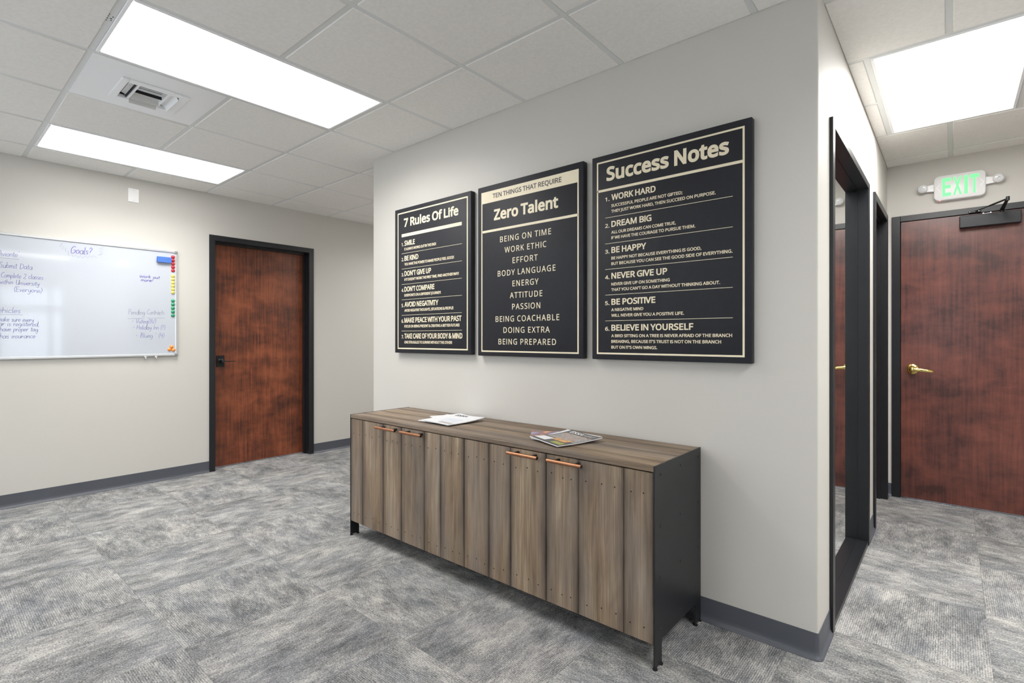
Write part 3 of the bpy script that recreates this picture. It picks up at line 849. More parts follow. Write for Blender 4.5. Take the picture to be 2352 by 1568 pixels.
# ------------------------------------------------------------------ ceiling vent
vx0, vx1, vy0, vy1 = gx(-1) + t2, gx(0) - t2, gy(0) + t2, gy(1) - t2
v = thing('air_vent', 'white ceiling vent with curved louvres set in a plain metal panel', 'vent', (vx0, vy0, HC))
ox0, ox1, oy0, oy1 = -3.108, -2.880, -1.527, -1.290
bm = BM()
for a, b in (((vx0, vy0), (vx1, oy0)), ((vx0, oy1), (vx1, vy1)), ((vx0, oy0), (ox0, oy1)), ((ox1, oy0), (vx1, oy1))):
    add_box(bm, (a[0], a[1], HC + 0.001), (b[0], b[1], HC + 0.012))
obj('vent_panel', bm, M['white_metal'], v)
bm = BM()
fx0, fx1, fy0, fy1 = -3.142, -2.838, -1.560, -1.250
for a, b in (((fx0, fy0), (fx1, oy0)), ((fx0, oy1), (fx1, fy1)), ((fx0, oy0), (ox0, oy1)), ((ox1, oy0), (fx1, oy1))):
    add_box(bm, (a[0], a[1], HC - 0.007), (b[0], b[1], HC + 0.001), 0.002)
obj('register_frame', bm, M['white_metal'], v)
boxobj('duct', [((ox0 - 0.01, oy0 - 0.01, HC + 0.045), (ox1 + 0.01, oy1 + 0.01, HC + 0.048))], M['dark_void'], v)
for ya, yb in ((-1.484, -1.474), (-1.346, -1.336)):
    boxobj('divider', [((ox0, ya, HC - 0.004), (ox1, yb, HC + 0.03))], M['white_metal'], v)
for q, x in enumerate((-2.906, -2.928, -2.944)):
    boxobj('blade', [((x - 0.0016, -1.474, HC - 0.003), (x + 0.0016, -1.346, HC + 0.002))], M['white_metal'], v)
boxobj('slot_shade', [((-3.000, -1.474, HC + 0.0005), (-2.996, -1.346, HC + 0.046)), ((ox0 + 0.004, -1.492, HC + 0.001), (ox1, -1.486, HC + 0.046))], M['dark_void'], v)  # dark sheets added so the vent slots look shaded
def curved_blade(c0, lo, hi, axis, r, side, mat, n=9, a0=0.0, a1=1.35):
    """sheet bent down around an axis: starts flat in the frame and drops into the room"""
    bm = BM()
    pr = []
    for k in range(n):
        t = a0 + (a1 - a0) * k / (n - 1)
        pr.append((c0 + side * r * sin(t), HC + 0.018 - r * (1 - cos(t))))
    pin = [(a, z + 0.002) for a, z in pr]
    add_prism(bm, pr + pin[::-1], axis, lo, hi)
    return obj('louvre', bm, mat, v, smooth=50)
curved_blade(-3.015, -1.474, -1.346, 1, 0.046, -1, M['grey_metal'])
curved_blade(-3.048, -1.474, -1.346, 1, 0.056, -1, M['grey_metal'])
curved_blade(-1.334, ox0 + 0.002, ox1 - 0.02, 0, 0.042, 1, M['white_metal'])
curved_blade(-1.512, ox0 + 0.012, ox1 - 0.004, 0, 0.030, 1, M['white_metal'], a1=1.1)

# ------------------------------------------------------------------ baseboards
def base(name, a, b, nx, ny, label):
    """rubber cove base from a to b (2-D points) standing out along (nx, ny)"""
    bm = BM()
    prof = [(0.0, 0.0), (0.017, 0.0), (0.0165, 0.004), (0.009, 0.010), (0.0045, 0.020), (0.0035, 0.035), (0.003, 0.101), (0.0, 0.101)]
    A = [bm.verts.new((a[0] + nx * q, a[1] + ny * q, z)) for q, z in prof]
    B = [bm.verts.new((b[0] + nx * q, b[1] + ny * q, z)) for q, z in prof]
    n = len(prof)
    for i in range(n):
        bm.faces.new((A[i], A[(i + 1) % n], B[(i + 1) % n], B[i]))
    bm.faces.new(A); bm.faces.new(B[::-1])
    o = obj(name, bm, M['base'], smooth=50)
    return struct(o, label, 'baseboard')
base('baseboard_left', (-L, YB), (-L, D1[0]), 1, 0, 'grey rubber baseboard under the whiteboard')
base('baseboard_passage', (-L, D1[1]), (-L, YE), 1, 0, 'grey rubber baseboard right of the brown door')
# poster wall: one strip wrapped round the right corner up to the glass frame
bm = BM()
prof = [(0.0, 0.0), (0.017, 0.0), (0.0165, 0.004), (0.009, 0.010), (0.0045, 0.020), (0.0035, 0.035), (0.003, 0.101), (0.0, 0.101)]
path = [(-W, 0.0, 0, -1)]
for k in range(7):
    a = pi / 2 * k / 6
    path.append((-0.012 + 0.012 * sin(a), 0.012 - 0.012 * cos(a), sin(a), -cos(a)))
path.append((0.0, WN[0] - 0.001, 1, 0))
rings = [[bm.verts.new((px + nx * q, py + ny * q, z)) for q, z in prof] for px, py, nx, ny in path]
for A, B in zip(rings, rings[1:]):
    for i in range(len(prof)):
        bm.faces.new((A[i], A[(i + 1) % len(prof)], B[(i + 1) % len(prof)], B[i]))
bm.faces.new(rings[0]); bm.faces.new(rings[-1][::-1])
struct(obj('baseboard_front', bm, M['base'], smooth=50), 'grey rubber baseboard below the posters, wrapped round the corner', 'baseboard')
base('baseboard_hall', (0, WN[1]), (0, D2[0]), 1, 0, 'short grey baseboard between the mirrored glass and the hallway door frame')
base('baseboard_hall_end', (0, D2[1]), (0, D), 1, 0, 'short grey baseboard in the hallway corner').name = 'baseboard_corner'
base('baseboard_exit', (0, D), (D3[0], D), 0, -1, 'sliver of grey baseboard left of the exit door')
base('baseboard_exit_right', (D3[1], D), (XR, D), 0, -1, 'grey baseboard right of the exit door').name = 'baseboard_right'

# ------------------------------------------------------------------ door in the left wall
d1 = thing('door_1', 'reddish brown wooden door in a black frame beside the whiteboard', 'door', (-L, D1[0], 0), kind='structure')
y0, y1, zt = D1
F = 0.050
bm = BM()
add_box(bm, (-L - 0.035, y0, 0), (-L + 0.012, y0 + F, zt), 0.002)
add_box(bm, (-L - 0.035, y1 - F, 0), (-L + 0.012, y1, zt), 0.002)
add_box(bm, (-L - 0.035, y0 + F, zt - F), (-L + 0.012, y1 - F, zt), 0.002)
# inner lining and stop, stepped inwards
for dd, xa, xb in ((0.004, -L - T, -L - 0.036), (0.018, -L - 0.108, -L - 0.062)):
    add_box(bm, (xa, y0 + 0.005, 0), (xb, y0 + F + dd, zt - 0.01))
    add_box(bm, (xa, y1 - F - dd, 0), (xb, y1 - 0.005, zt - 0.01))
    add_box(bm, (xa, y0 + F, zt - F - dd), (xb, y1 - F, zt - 0.01))
obj('door_frame', bm, M['frame'], d1)
lf = boxobj('door_leaf', [((-L - 0.154, y0 + F - 0.002, 0.010), (-L - 0.109, y1 - F + 0.002, zt - F + 0.002))], M['door_a'], d1)
hx = -L - 0.109
bm = BM()
add_box(bm, (hx, -0.372, 0.965), (hx + 0.008, -0.300, 1.072), 0.002)
hp = obj('handle_plate', bm, M['black_metal'], d1)
bm = BM()
add_lathe(bm, [(0, 0), (0.026, 0), (0.026, 0.006), (0.015, 0.012), (0.014, 0.050), (0.016, 0.052), (0.016, 0.066), (0.012, 0.070), (0, 0.070)], (hx + 0.008, -0.336, 1.018), (1, 0, 0), 20)
add_box(bm, (hx + 0.058, -0.336, 1.012), (hx + 0.072, -0.226, 1.020), 0.002)
obj('lever_handle', bm, M['black_metal'], d1, smooth=40)

# ------------------------------------------------------------------ mirrored glass frame in the hallway
w1 = thing('window_1', 'tall black frame holding mirrored glass on the hallway wall', 'window', (0, WN[0], 0), kind='structure')
y0, y1, zt = WN
F = 0.049
for nm, a, b in (('jamb', (-0.115, y0, 0.0), (0.014, y0 + F, zt)), ('jamb', (-0.115, y1 - F, 0.0), (0.014, y1, zt)),
                 ('head', (-0.115, y0 + F, zt - 0.036), (0.014, y1 - F, zt)), ('sill', (-0.115, y0 + F, 0), (0.010, y1 - F, 0.026))):
    boxobj(nm, [(a, b)], M['frame'], w1, 0.0015)
boxobj('glass_pane', [((-0.053, y0 + F - 0.004, 0.024), (-0.0465, y1 - F + 0.004, zt - 0.034))], M['mirror'], w1)
boxobj('glazing_bead', [((-0.0465, y0 + F, 0.026), (-0.0430, y1 - F, 0.0285)), ((-0.0465, y1 - F - 0.003, 0.026), (-0.0430, y1 - F, zt - 0.036)),
                        ((-0.0465, y0 + F, zt - 0.039), (-0.0430, y1 - F, zt - 0.036))], M['frame'], w1)

# ------------------------------------------------------------------ second hallway door frame
d2 = thing('door_2', 'black framed doorway on the hallway wall beyond the mirrored glass', 'door', (0, D2[0], 0), kind='structure')
y0, y1, zt = D2
F = 0.050
bm = BM()
add_box(bm, (-0.12, y0, 0), (0.014, y0 + F, zt), 0.002)
add_box(bm, (-0.12, y1 - F, 0), (0.014, y1, zt), 0.002)
add_box(bm, (-0.12, y0 + F, zt - F), (0.014, y1 - F, zt), 0.002)
for dd, xa, xb in ((0.016, -0.064, -0.030),):
    add_box(bm, (xa, y0 + F, 0), (xb, y0 + F + dd, zt - F))
    add_box(bm, (xa, y1 - F - dd, 0), (xb, y1 - F, zt - F))
    add_box(bm, (xa, y0 + F + dd, zt - F - dd), (xb, y1 - F - dd, zt - F))
obj('door_frame', bm, M['frame'], d2)
boxobj('door_leaf', [((-0.112, y0 + F, 0.008), (-0.066, y1 - F, zt - F))], M['door_a'], d2)

# ------------------------------------------------------------------ exit door
d3 = thing('door_3', 'dark red-brown exit door with a brass lever at the end of the hallway', 'door', (D3[0], D, 0), kind='structure')
x0, x1, zt = D3
F = 0.054
bm = BM()
add_box(bm, (x0, D - 0.012, 0), (x0 + F, D + 0.06, zt), 0.002)
add_box(bm, (x1 - F, D - 0.012, 0), (x1, D + 0.06, zt), 0.002)
add_box(bm, (x0 + F, D - 0.012, zt - 0.044), (x1 - F, D + 0.06, zt), 0.002)
add_box(bm, (x0 + 0.005, D + 0.05, 0), (x0 + F + 0.016, D + 0.12, zt - 0.01))
add_box(bm, (x1 - F - 0.016, D + 0.05, 0), (x1 - 0.005, D + 0.12, zt - 0.01))
add_box(bm, (x0 + F, D + 0.05, zt - 0.06), (x1 - F, D + 0.12, zt - 0.01))
obj('door_frame', bm, M['frame'], d3)
DY = D - 0.004
bm = BM()
add_box(bm, (x0 + F + 0.003, DY, 0.010), (x1 - F - 0.003, DY + 0.044, zt - 0.047), 0.0015)
obj('door_leaf', bm, M['door_b'], d3)
bm = BM()
for a in (0.0,):
    add_lathe(bm, [(0, 0), (0.041, 0), (0.041, 0.004), (0.037, 0.009), (0.024, 0.012), (0.021, 0.020), (0.016, 0.024), (0.0145, 0.050), (0.017, 0.054), (0.015, 0.066), (0, 0.068)], (0.158, DY, 1.000), (0, -1, 0), 32)
add_tube(bm, [(0.158, DY - 0.058, 1.000), (0.185, DY - 0.060, 0.998), (0.215, DY - 0.060, 0.996), (0.250, DY - 0.057, 0.992), (0.272, DY - 0.048, 0.988), (0.280, DY - 0.040, 0.986)],
         [0.009, 0.0075, 0.007, 0.0065, 0.006, 0.005], 14, ry=1.85)
obj('lever_handle', bm, M['brass'], d3, smooth=45)
bm = BM()
add_box(bm, (0.430, DY - 0.058, 2.034), (0.752, DY, 2.120), 0.004)
dc = obj('door_closer', bm, M['black_metal'], d3)
E_ = Vector((0.667, 2.405, 2.152))
S_ = Vector((0.655, DY - 0.030, 2.124))
bm = BM()
add_tube(bm, [S_ - Vector((0, 0, 0.006)), S_ + Vector((0, 0, 0.02))], 0.011, 14)
add_tube(bm, [S_ + Vector((0, 0, 0.012)), E_], [0.013, 0.0085], 10, ry=0.45)
add_tube(bm, [E_ - Vector((0, 0, 0.013)), E_ + Vector((0, 0, 0.013))], 0.010, 14)
R_ = Vector((0.520, D - 0.024, 2.150))
add_tube(bm, [E_, E_ + (R_ - E_) * 0.55], 0.0060, 10)
add_tube(bm, [E_ + (R_ - E_) * 0.5, R_], 0.0040, 8)
obj('closer_arm', bm, M['black_metal'], dc, smooth=45)
bm = BM()
add_box(bm, (0.480, D - 0.022, 2.142), (0.548, D - 0.012, 2.156), 0.002)
obj('arm_shoe', bm, M['black_metal'], dc)
for x in (0.487, 0.535):
    bm = BM()
    add_lathe(bm, [(0, 0.004), (0.003, 0.003), (0.0045, 0)], (x, D - 0.022, 2.149), (0, -1, 0), 10)
    obj('shoe_screw', bm, M['steel'], dc, smooth=40)
bm = BM()
add_box(bm, (0.552, DY - 0.034, 2.120), (0.604, DY - 0.006, 2.127), 0.001)
add_box(bm, (0.556, DY - 0.040, 2.120), (0.562, DY - 0.034, 2.130))
add_box(bm, (0.594, DY - 0.040, 2.120), (0.600, DY - 0.034, 2.130))
obj('steel_bracket', bm, M['steel'], dc)

# ------------------------------------------------------------------ exit sign with twin emergency lamps
ex = thing('exit_sign', 'white EXIT sign with green letters and two round lamp heads above the door', 'sign', (0.43, D, 2.36))
def rrect(x0, x1, z0, z1, r, n=6):
    out = []
    for cx, cz, a in ((x1 - r, z1 - r, 0), (x0 + r, z1 - r, pi / 2), (x0 + r, z0 + r, pi), (x1 - r, z0 + r, 1.5 * pi)):
        for k in range(n + 1):
            t = a + pi / 2 * k / n
            out.append((cx + r * cos(t), cz + r * sin(t)))
    return out
bm = BM()
sx0, sx1, sz0, sz1 = 0.286, 0.572, 2.254, 2.437
rings = []
for ins, y in ((0.0, D), (0.0, D - 0.043), (0.002, D - 0.0475), (0.006, D - 0.050)):
    rings.append([bm.verts.new((x, y, z)) for x, z in rrect(sx0 + ins, sx1 - ins, sz0 + ins, sz1 - ins, 0.032 - ins)])
for A, B in zip(rings, rings[1:]):
    for q in range(len(A)):
        bm.faces.new((A[q], A[(q + 1) % len(A)], B[(q + 1) % len(A)], B[q]))
bm.faces.new(rings[0]); bm.faces.new(rings[-1])
obj('housing', bm, M['white_plastic'], ex, smooth=40)
YS = D - 0.0502
me = text_mesh('letters', [('E', 0.334, 0.384, 2.281, 0.133, 50, 0), ('X', 0.394, 0.444, 2.281, 0.133, 50, 0), ('I', 0.456, 0.476, 2.281, 0.133, 40, 0), ('T', 0.486, 0.536, 2.281, 0.133, 50, 0)],
               lambda x, y, h: (x, YS - h, y), 0.0006)
finish('letters', me, M['exit_green'], ex)
for cx, s in ((0.310, -1), (0.552, 1)):
    bm = BM()
    ribbon(bm, [(cx - s * 0.009, 2.372), (cx + s * 0.009, 2.348), (cx - s * 0.009, 2.324)], 0.005, lambda a, b: (a, YS - 0.0012, b))
    obj('chevron', bm, M['white_metal'], ex)
bm = BM()
add_lathe(bm, [(0, 0.003), (0.004, 0.002), (0.005, 0)], (0.322, D - 0.042, 2.2545), (0, 0, -1), 10)
obj('indicator', bm, M['led'], ex, smooth=40)
for cx, s in ((0.222, -1), (0.636, 1)):
    bm = BM()
    add_prism(bm, [(sx0 if s < 0 else sx1, 2.332), (sx0 if s < 0 else sx1, 2.384), (cx, 2.374), (cx, 2.338)], 1, D - 0.034, D - 0.010)
    add_lathe(bm, [(0, -0.004), (0.022, -0.004), (0.031, 0.006), (0.031, 0.018), (0.028, 0.022)], (cx, D - 0.036, 2.362), Vector((s * 0.12, -1, -0.18)), 24)
    h = obj('lamp_head', bm, M['white_plastic'], ex, smooth=40)
    bm = BM()
    add_lathe(bm, [(0.028, 0.019), (0.020, 0.024), (0.009, 0.026), (0.007, 0.020), (0, 0.020)], (cx, D - 0.036, 2.362), Vector((s * 0.12, -1, -0.18)), 24)
    obj('lamp_lens', bm, M['clear'], h, smooth=40)

# ------------------------------------------------------------------ wall plate
wpz = thing('wall_plate', 'blank white outlet cover plate high on the wall above the whiteboard', 'cover plate', (-L, -1.049, 2.434))
bm = BM()
add_box(bm, (-L, -1.087, 2.377), (-L + 0.006, -1.011, 2.491), 0.002)
obj('plate', bm, M['white_plastic'], wpz)
for z in (2.392, 2.476):
    bm = BM()
    add_lathe(bm, [(0, 0.0018), (0.003, 0.0012), (0.0035, 0)], (-L + 0.006, -1.049, z), (1, 0, 0), 10)
    obj('screw', bm, M['alu'], wpz, smooth=40)

# ------------------------------------------------------------------ posters
PT = 0.038
def poster(name, label, px, pz, wdt, hgt, build):
    p = thing(name, label, 'poster', (px, 0, pz), 'dark motivational posters')
    bm = BM()
    add_box(bm, (px, -PT, pz), (px + wdt, -0.002, pz + hgt), 0.004, seg=2)
    obj('canvas', bm, M['canvas'], p, smooth=40)
    to = lambda x, y, h: (px + x, -PT - 0.0003 - h, pz + y)
    def text(nm, lines, mat='gold'):
        for ln in lines:
            finish(nm, text_mesh(nm, [ln], to, 0.0006), M[mat], p)
    def bars(nm, rects, mat='gold', one=False):
        bm = BM()
        for a, b, c, d in rects:
            add_box(bm, to(a, b, -0.0003), to(c, d, 0.0004))
            if not one:
                obj(nm, bm, M[mat], p)
                bm = BM()
        if one:
            obj(nm, bm, M[mat], p)
        else:
            bm.free()
    build(text, bars)
    return p

def border(bars, x0, y0, x1, y1, t):
    bars('border_line', [(x0, y0, x1, y0 + t), (x0, y1 - t, x1, y1), (x0, y0 + t, x0 + t, y1 - t), (x1 - t, y0 + t, x1, y1 - t)], one=True)

def p1(text, bars):
    border(bars, 0.033, 0.027, 0.733, 0.976, 0.0085)
    text('title_lettering', [('7 Rules Of Life', 0.103, 0.6495, 0.8724, 0.0590, 56, 6)])
    bars('title_bar', [(0.078, 0.8046, 0.679, 0.8262)])
    bars('rule', [(0.078, z - 0.001, 0.681, z + 0.001) for z in (0.690, 0.583, 0.4755, 0.369, 0.2615, 0.152)])
    H = [('SMILE', .2217, .742), ('BE KIND', .2593, .6372), ("DON'T GIVE UP", .3905, .5318), ("DON'T COMPARE", .4226, .4236), ('AVOID NEGATIVITY', .4618, .318),
         ('MAKE PEACE WITH YOUR PAST', .6775, .209), ('TAKE CARE OF YOUR BODY & MIND', .6855, .0998)]
    S = [('IT ALWAYS WORKS OUT IN THE END!', .439, .7091), ('YOU HAVE THE POWER TO MAKE PEOPLE FEEL GOOD!', .609, .6046),
         ("IF IT DOESN'T WORK THE FIRST TIME, FIND ANOTHER WAY!", .6526, .4986), ("EVERYONE'S ON A DIFFERENT JOURNEY!", .4845, .3897),
         ('AVOID NEGATIVE THOUGHTS, SITUATIONS & PEOPLE!', .6039, .2848), ('FOCUS ON BEING PRESENT & CREATING A BETTER FUTURE!', .6596, .1753),
         ('ONE STRUGGLES TO SURVIVE WITHOUT THE OTHER!', .5916, .0659)]
    text('list_number', [('%d.' % (i + 1), .0775, .1005, h[2], .0235, 38, 0) for i, h in enumerate(H)])
    text('list_heading', [(t, .109, x, z, .0345, 44, -16) for t, x, z in H])
    text('list_text', [(t, .109, x, z, .0180, 42, -24) for t, x, z in S])

def p2(text, bars):
    border(bars, 0.030, 0.024, 0.722, 0.974, 0.0080)
    bars('header_band', [(0.038, 0.906, 0.714, 0.966)])
    text('band_lettering', [('TEN THINGS THAT REQUIRE', 0.1217, 0.615, 0.9275, 0.0272, 42, 4)], 'brown_print')
    text('title_lettering', [('Zero Talent', 0.1322, 0.5932, 0.7956, 0.0640, 60, 10)])
    bars('title_bar', [(0.034, 0.7315, 0.718, 0.7452)])
    R = [('BEING ON TIME', .1805, .5471, .6617), ('WORK ETHIC', .2159, .5158, .5971), ('EFFORT', .2763, .4563, .5312), ('BODY LANGUAGE', .1621, .5762, .4643),
         ('ENERGY', .2753, .4626, .3997), ('ATTITUDE', .2557, .4885, .333), ('PASSION', .2724, .4743, .2682), ('BEING COACHABLE', .1457, .6008, .2002),
         ('DOING EXTRA', .2069, .5385, .1356), ('BEING PREPARED', .1683, .5796, .0689)]
    text('list_lettering', [(t, a, b, z, .0325, 12, 150) for t, a, b, z in R])

def p3(text, bars):
    border(bars, 0.0285, 0.026, 0.729, 0.978, 0.0080)
    text('title_lettering', [('Success Notes', 0.0832, 0.6672, 0.8763, 0.0690, 66, 24)])
    bars('title_bar', [(0.032, 0.8278, 0.722, 0.8398)])
    bars('rule', [(0.0765, z - 0.001, 0.682, z + 0.001) for z in (.6968, .569, .443, .317, .190)])
    H = [('WORK HARD', .3403, .778), ('DREAM BIG', .3199, .6475), ('BE HAPPY', .2938, .5205), ('NEVER GIVE UP', .3961, .3944), ('BE POSITIVE', .3391, .2674), ('BELIEVE IN YOURSELF', .5155, .1412)]
    S = [('SUCCESSFUL PEOPLE ARE NOT GIFTED;', .4669, .7449), ('THEY JUST WORK HARD, THEN SUCCEED ON PURPOSE.', .6123, .7175),
         ('ALL OUR DREAMS CAN COME TRUE,', .4363, .6147), ('IF WE HAVE THE COURAGE TO PURSUE THEM.', .5247, .5882),
         ('BE HAPPY NOT BECAUSE EVERYTHING IS GOOD,', .5513, .4884), ('BUT BECAUSE YOU CAN SEE THE GOOD SIDE OF EVERYTHING.', .6813, .4614),
         ('NEVER GIVE UP ON SOMETHING', .4083, .3614), ("THAT YOU CAN'T GO A DAY WITHOUT THINKING ABOUT.", .6303, .3342),
         ('A NEGATIVE MIND', .2791, .2365), ('WILL NEVER GIVE YOU A POSITIVE LIFE.', .4744, .2088),
         ('A BIRD SITTING ON A TREE IS NEVER AFRAID OF THE BRANCH', .6796, .1094), ("BREAKING, BECAUSE IT'S TRUST IS NOT ON THE BRANCH", .6348, .0821), ("BUT ON IT'S OWN WINGS.", .3485, .0540)]
    text('list_number', [('%d.' % (i + 1), .0755, .1000, h[2], .0192, 38, 0) for i, h in enumerate(H)])
    text('list_heading', [(t, .1105, x, z, .0295, 46, 0) for t, x, z in H])
    text('list_text', [(t, .1100, x, z, .0143, 38, 0) for t, x, z in S])

poster('poster', 'leftmost dark poster, headed 7 Rules Of Life', -2.606, 1.135, 0.760, 1.005, p1)
poster('poster', 'middle dark poster with a cream band, headed Zero Talent', -1.787, 1.132, 0.750, 1.009, p2)
poster('poster', 'rightmost dark poster, headed Success Notes', -0.986, 1.132, 0.757, 1.008, p3)

# ------------------------------------------------------------------ sideboard
CX0, CX1, CY0, CY1, CT = -2.486, -0.448, -0.469, -0.012, 0.758
sb = thing('sideboard', 'long weathered wood sideboard with black metal ends and copper handles', 'sideboard', ((CX0 + CX1) / 2, (CY0 + CY1) / 2, 0))
def plank(bm, lay, a, b, axis, mi=0):
    """board between corners a and b; attribute darkens the two long edges across axis"""
    lo, hi = a[axis], b[axis]
    w = hi - lo
    cuts = [0, 0.003, 0.014, 0.042, w - 0.042, w - 0.014, w - 0.003, w]
    val = [1.0, 0.90, 0.50, 0.0, 0.0, 0.50, 0.90, 1.0]
    if axis == 1:
        val = [0.35, 0.8, 0.34, 0.0, 0.0, 0.34, 0.8, 0.35]
    o = [k for k in range(3) if k != axis]
    dep = [0.0025, 0, 0, 0, 0, 0, 0, 0.0025]
    rings = []
    fr = 1 if axis == 0 else 2                      # the face that shows: front (-y) or top (+z)
    for c, s, dd in zip(cuts, val, dep):
        q = []
        for m, n_ in ((0, 0), (1, 0), (1, 1), (0, 1)):
            p = [0, 0, 0]
            p[axis] = lo + c
            p[o[0]] = (a, b)[m][o[0]]
            p[o[1]] = (a, b)[n_][o[1]]
            if fr == 1 and p[1] == a[1]: p[1] += dd
            if fr == 2 and p[2] == b[2]: p[2] -= dd
            v_ = bm.verts.new(p)
            v_[lay] = s
            q.append(v_)
        rings.append(q)
    for A, B in zip(rings, rings[1:]):
        for k in range(4):
            bm.faces.new((A[k], A[(k + 1) % 4], B[(k + 1) % 4], B[k])).material_index = mi
    bm.faces.new(rings[0][::-1]); bm.faces.new(rings[-1])

# top: boards running lengthwise
bm = BM()
lay = bm.verts.layers.float.new('stain')
ys = [CY0, -0.372, -0.238, -0.108, CY1]
for ya, yb in zip(ys, ys[1:]):
    plank(bm, lay, (CX0 + 0.006, ya + 0.0006, CT - 0.020), (CX1 - 0.006, yb - 0.0006, CT), 1)
obj('tabletop', bm, M['plank_h'], sb)
boxobj('carcass', [((CX0 + 0.007, CY0 + 0.026, 0.105), (CX1 - 0.007, CY1, CT - 0.022))], M['side'], sb)

# four doors of three boards each
seams = [(-2.479, -2.348, -2.139, -1.9695), (-1.9675, -1.768, -1.637, -1.4645), (-1.4625, -1.293, -1.156, -0.954), (-0.952, -0.786, -0.577, -0.455)]
handles = [(-2.160, -1.977), (-1.928, -1.750), (-1.143, -0.972), (-0.918, -0.746)]
for sm, hd in zip(seams, handles):
    bm = BM()
    lay = bm.verts.layers.float.new('stain')
    for a, b in zip(sm, sm[1:]):
        plank(bm, lay, (a + 0.0004, CY0, 0.095), (b - 0.0004, CY0 + 0.022, CT - 0.025), 0)
    for a, b in zip(sm, sm[1:]):
        n = 3 if b - a > 0.14 else 2
        for z in (0.650, 0.152):
            for k in range(n):
                x = a + (b - a) * (k + 0.6 + random.uniform(-.12, .12)) / (n + 0.2)
                add_lathe(bm, [(0, 0.0006), (0.0026, 0.0005), (0.0032, 0.0)], (x, CY0 - 0.0001, z + random.uniform(-.008, .008)), (0, -1, 0), 8, mi=1)
    dr = obj('door', bm, [M['plank_v'], M['nail']], sb)
    bm = BM()
    hz, hy = 0.718, CY0 - 0.040
    add_tube(bm, [(hd[0], hy, hz), (hd[1], hy, hz)], 0.0078, 16)
    h = obj('handle', bm, M['copper'], dr, smooth=40)
    bm = BM()
    for x in (hd[0] + 0.035, hd[1] - 0.035):
        add_tube(bm, [(x, CY0, hz), (x, hy, hz)], 0.0065, 12)
    for x, s in ((hd[0], -1), (hd[1], 1)):
        add_tube(bm, [(x, hy, hz), (x + s * 0.0015, hy, hz)], 0.0072, 12)
    # posts belong to the handle: merge as a second material
    me2 = bpy.data.meshes.new('posts')
    bmesh.ops.recalc_face_normals(bm, faces=bm.faces[:])
    bm.to_mesh(me2); bm.free()
    off = Vector((0, 0, 0)); q = dr
    while q:
        off += q.location; q = q.parent
    me2.transform(Matrix.Translation(-off))
    b2 = BM()
    b2.from_mesh(h.data)
    nf = len(b2.faces)
    b2.from_mesh(me2)
    b2.faces.ensure_lookup_table()
    for f in b2.faces[nf:]:
        f.material_index = 1
    b2.to_mesh(h.data); b2.free()
    h.data.materials.append(M['black_metal'])
    tag(h, 'copper bar handle')

# metal ends, cut away below so that two legs remain
for side, (xa, xb) in enumerate(((CX0, CX0 + 0.006), (CX1 - 0.006, CX1))):
    bm = BM()
    add_prism(bm, [(CY0, 0.006), (CY0 + 0.060, 0.006), (CY0 + 0.060, 0.086), (CY0 + 0.068, 0.094), (CY1 - 0.068, 0.094), (CY1 - 0.060, 0.086), (CY1 - 0.060, 0.006), (CY1, 0.006), (CY1, CT + 0.001), (CY0, CT + 0.001)], 0, xa, xb)
    pn = obj('side_panel', bm, M['side'], sb)
    tag(pn, 'blackened steel end panel with two legs')
    for y in (CY0 + 0.008, CY0 + 0.054, CY1 - 0.054, CY1 - 0.008):
        bm = BM()
        add_lathe(bm, [(0, 0), (0.010, 0), (0.010, 0.004), (0.004, 0.006), (0.004, 0.012), (0, 0.012)], ((xa + xb) / 2, y, 0.0), (0, 0, 1), 14)
        obj('levelling_foot', bm, M['black_metal'], pn, smooth=40)
    if side == 1:
        for y in (-0.418, -0.229, -0.040):
            for z in (0.721, 0.524, 0.330, 0.134):
                bm = BM()
                add_lathe(bm, [(0, 0.0025), (0.004, 0.002), (0.0055, 0.0005), (0.0055, 0)], (xb, y, z), (1, 0, 0), 12)
                obj('bolt', bm, M['black_metal'], pn, smooth=40)

# ------------------------------------------------------------------ magazines on the sideboard
def cover_art(name, cols, scale, dist=1.0, seed=0.0):
    k = NT(name)
    nz = k.noise(k.coords(loc=(seed, seed, 0)), scale, 5, 0.7, dist)
    st = [(0.30 + 0.4 * i / (len(cols) - 1), lin(*c)) for i, c in enumerate(cols)]
    k.l(k.ramp(nz, st), k.b.inputs['Base Color'])
    k.b.inputs['Roughness'].default_value = 0.35
    return k.m
A_photo = cover_art('cover_photograph', [(70, 70, 74), (140, 112, 102), (176, 164, 156), (118, 124, 128), (214, 216, 220)], 18, 1.0)
A_orange = cover_art('cover_flowers', [(90, 90, 60), (206, 140, 60), (226, 170, 96), (200, 200, 190)], 45, 1.0, 3)
A_dark = plain('cover_charcoal', lin(66, 66, 66), 0.35)
A_multi = cover_art('cover_sunset', [(238, 222, 190), (220, 150, 110), (120, 80, 70), (140, 130, 180), (236, 232, 240)], 11, 0.6, 1)
A_pale = cover_art('pale_newsprint', [(236, 236, 238), (222, 224, 230), (236, 236, 238), (196, 200, 214)], 24, 1.2, 2)
A_green = plain('cover_green', lin(160, 160, 84), 0.5)
A_grey = plain('cover_grey', lin(98, 98, 102), 0.5)
A_ltblue = cover_art('text_columns', [(230, 232, 236), (206, 212, 226), (232, 233, 236)], 90, 0.5, 7)

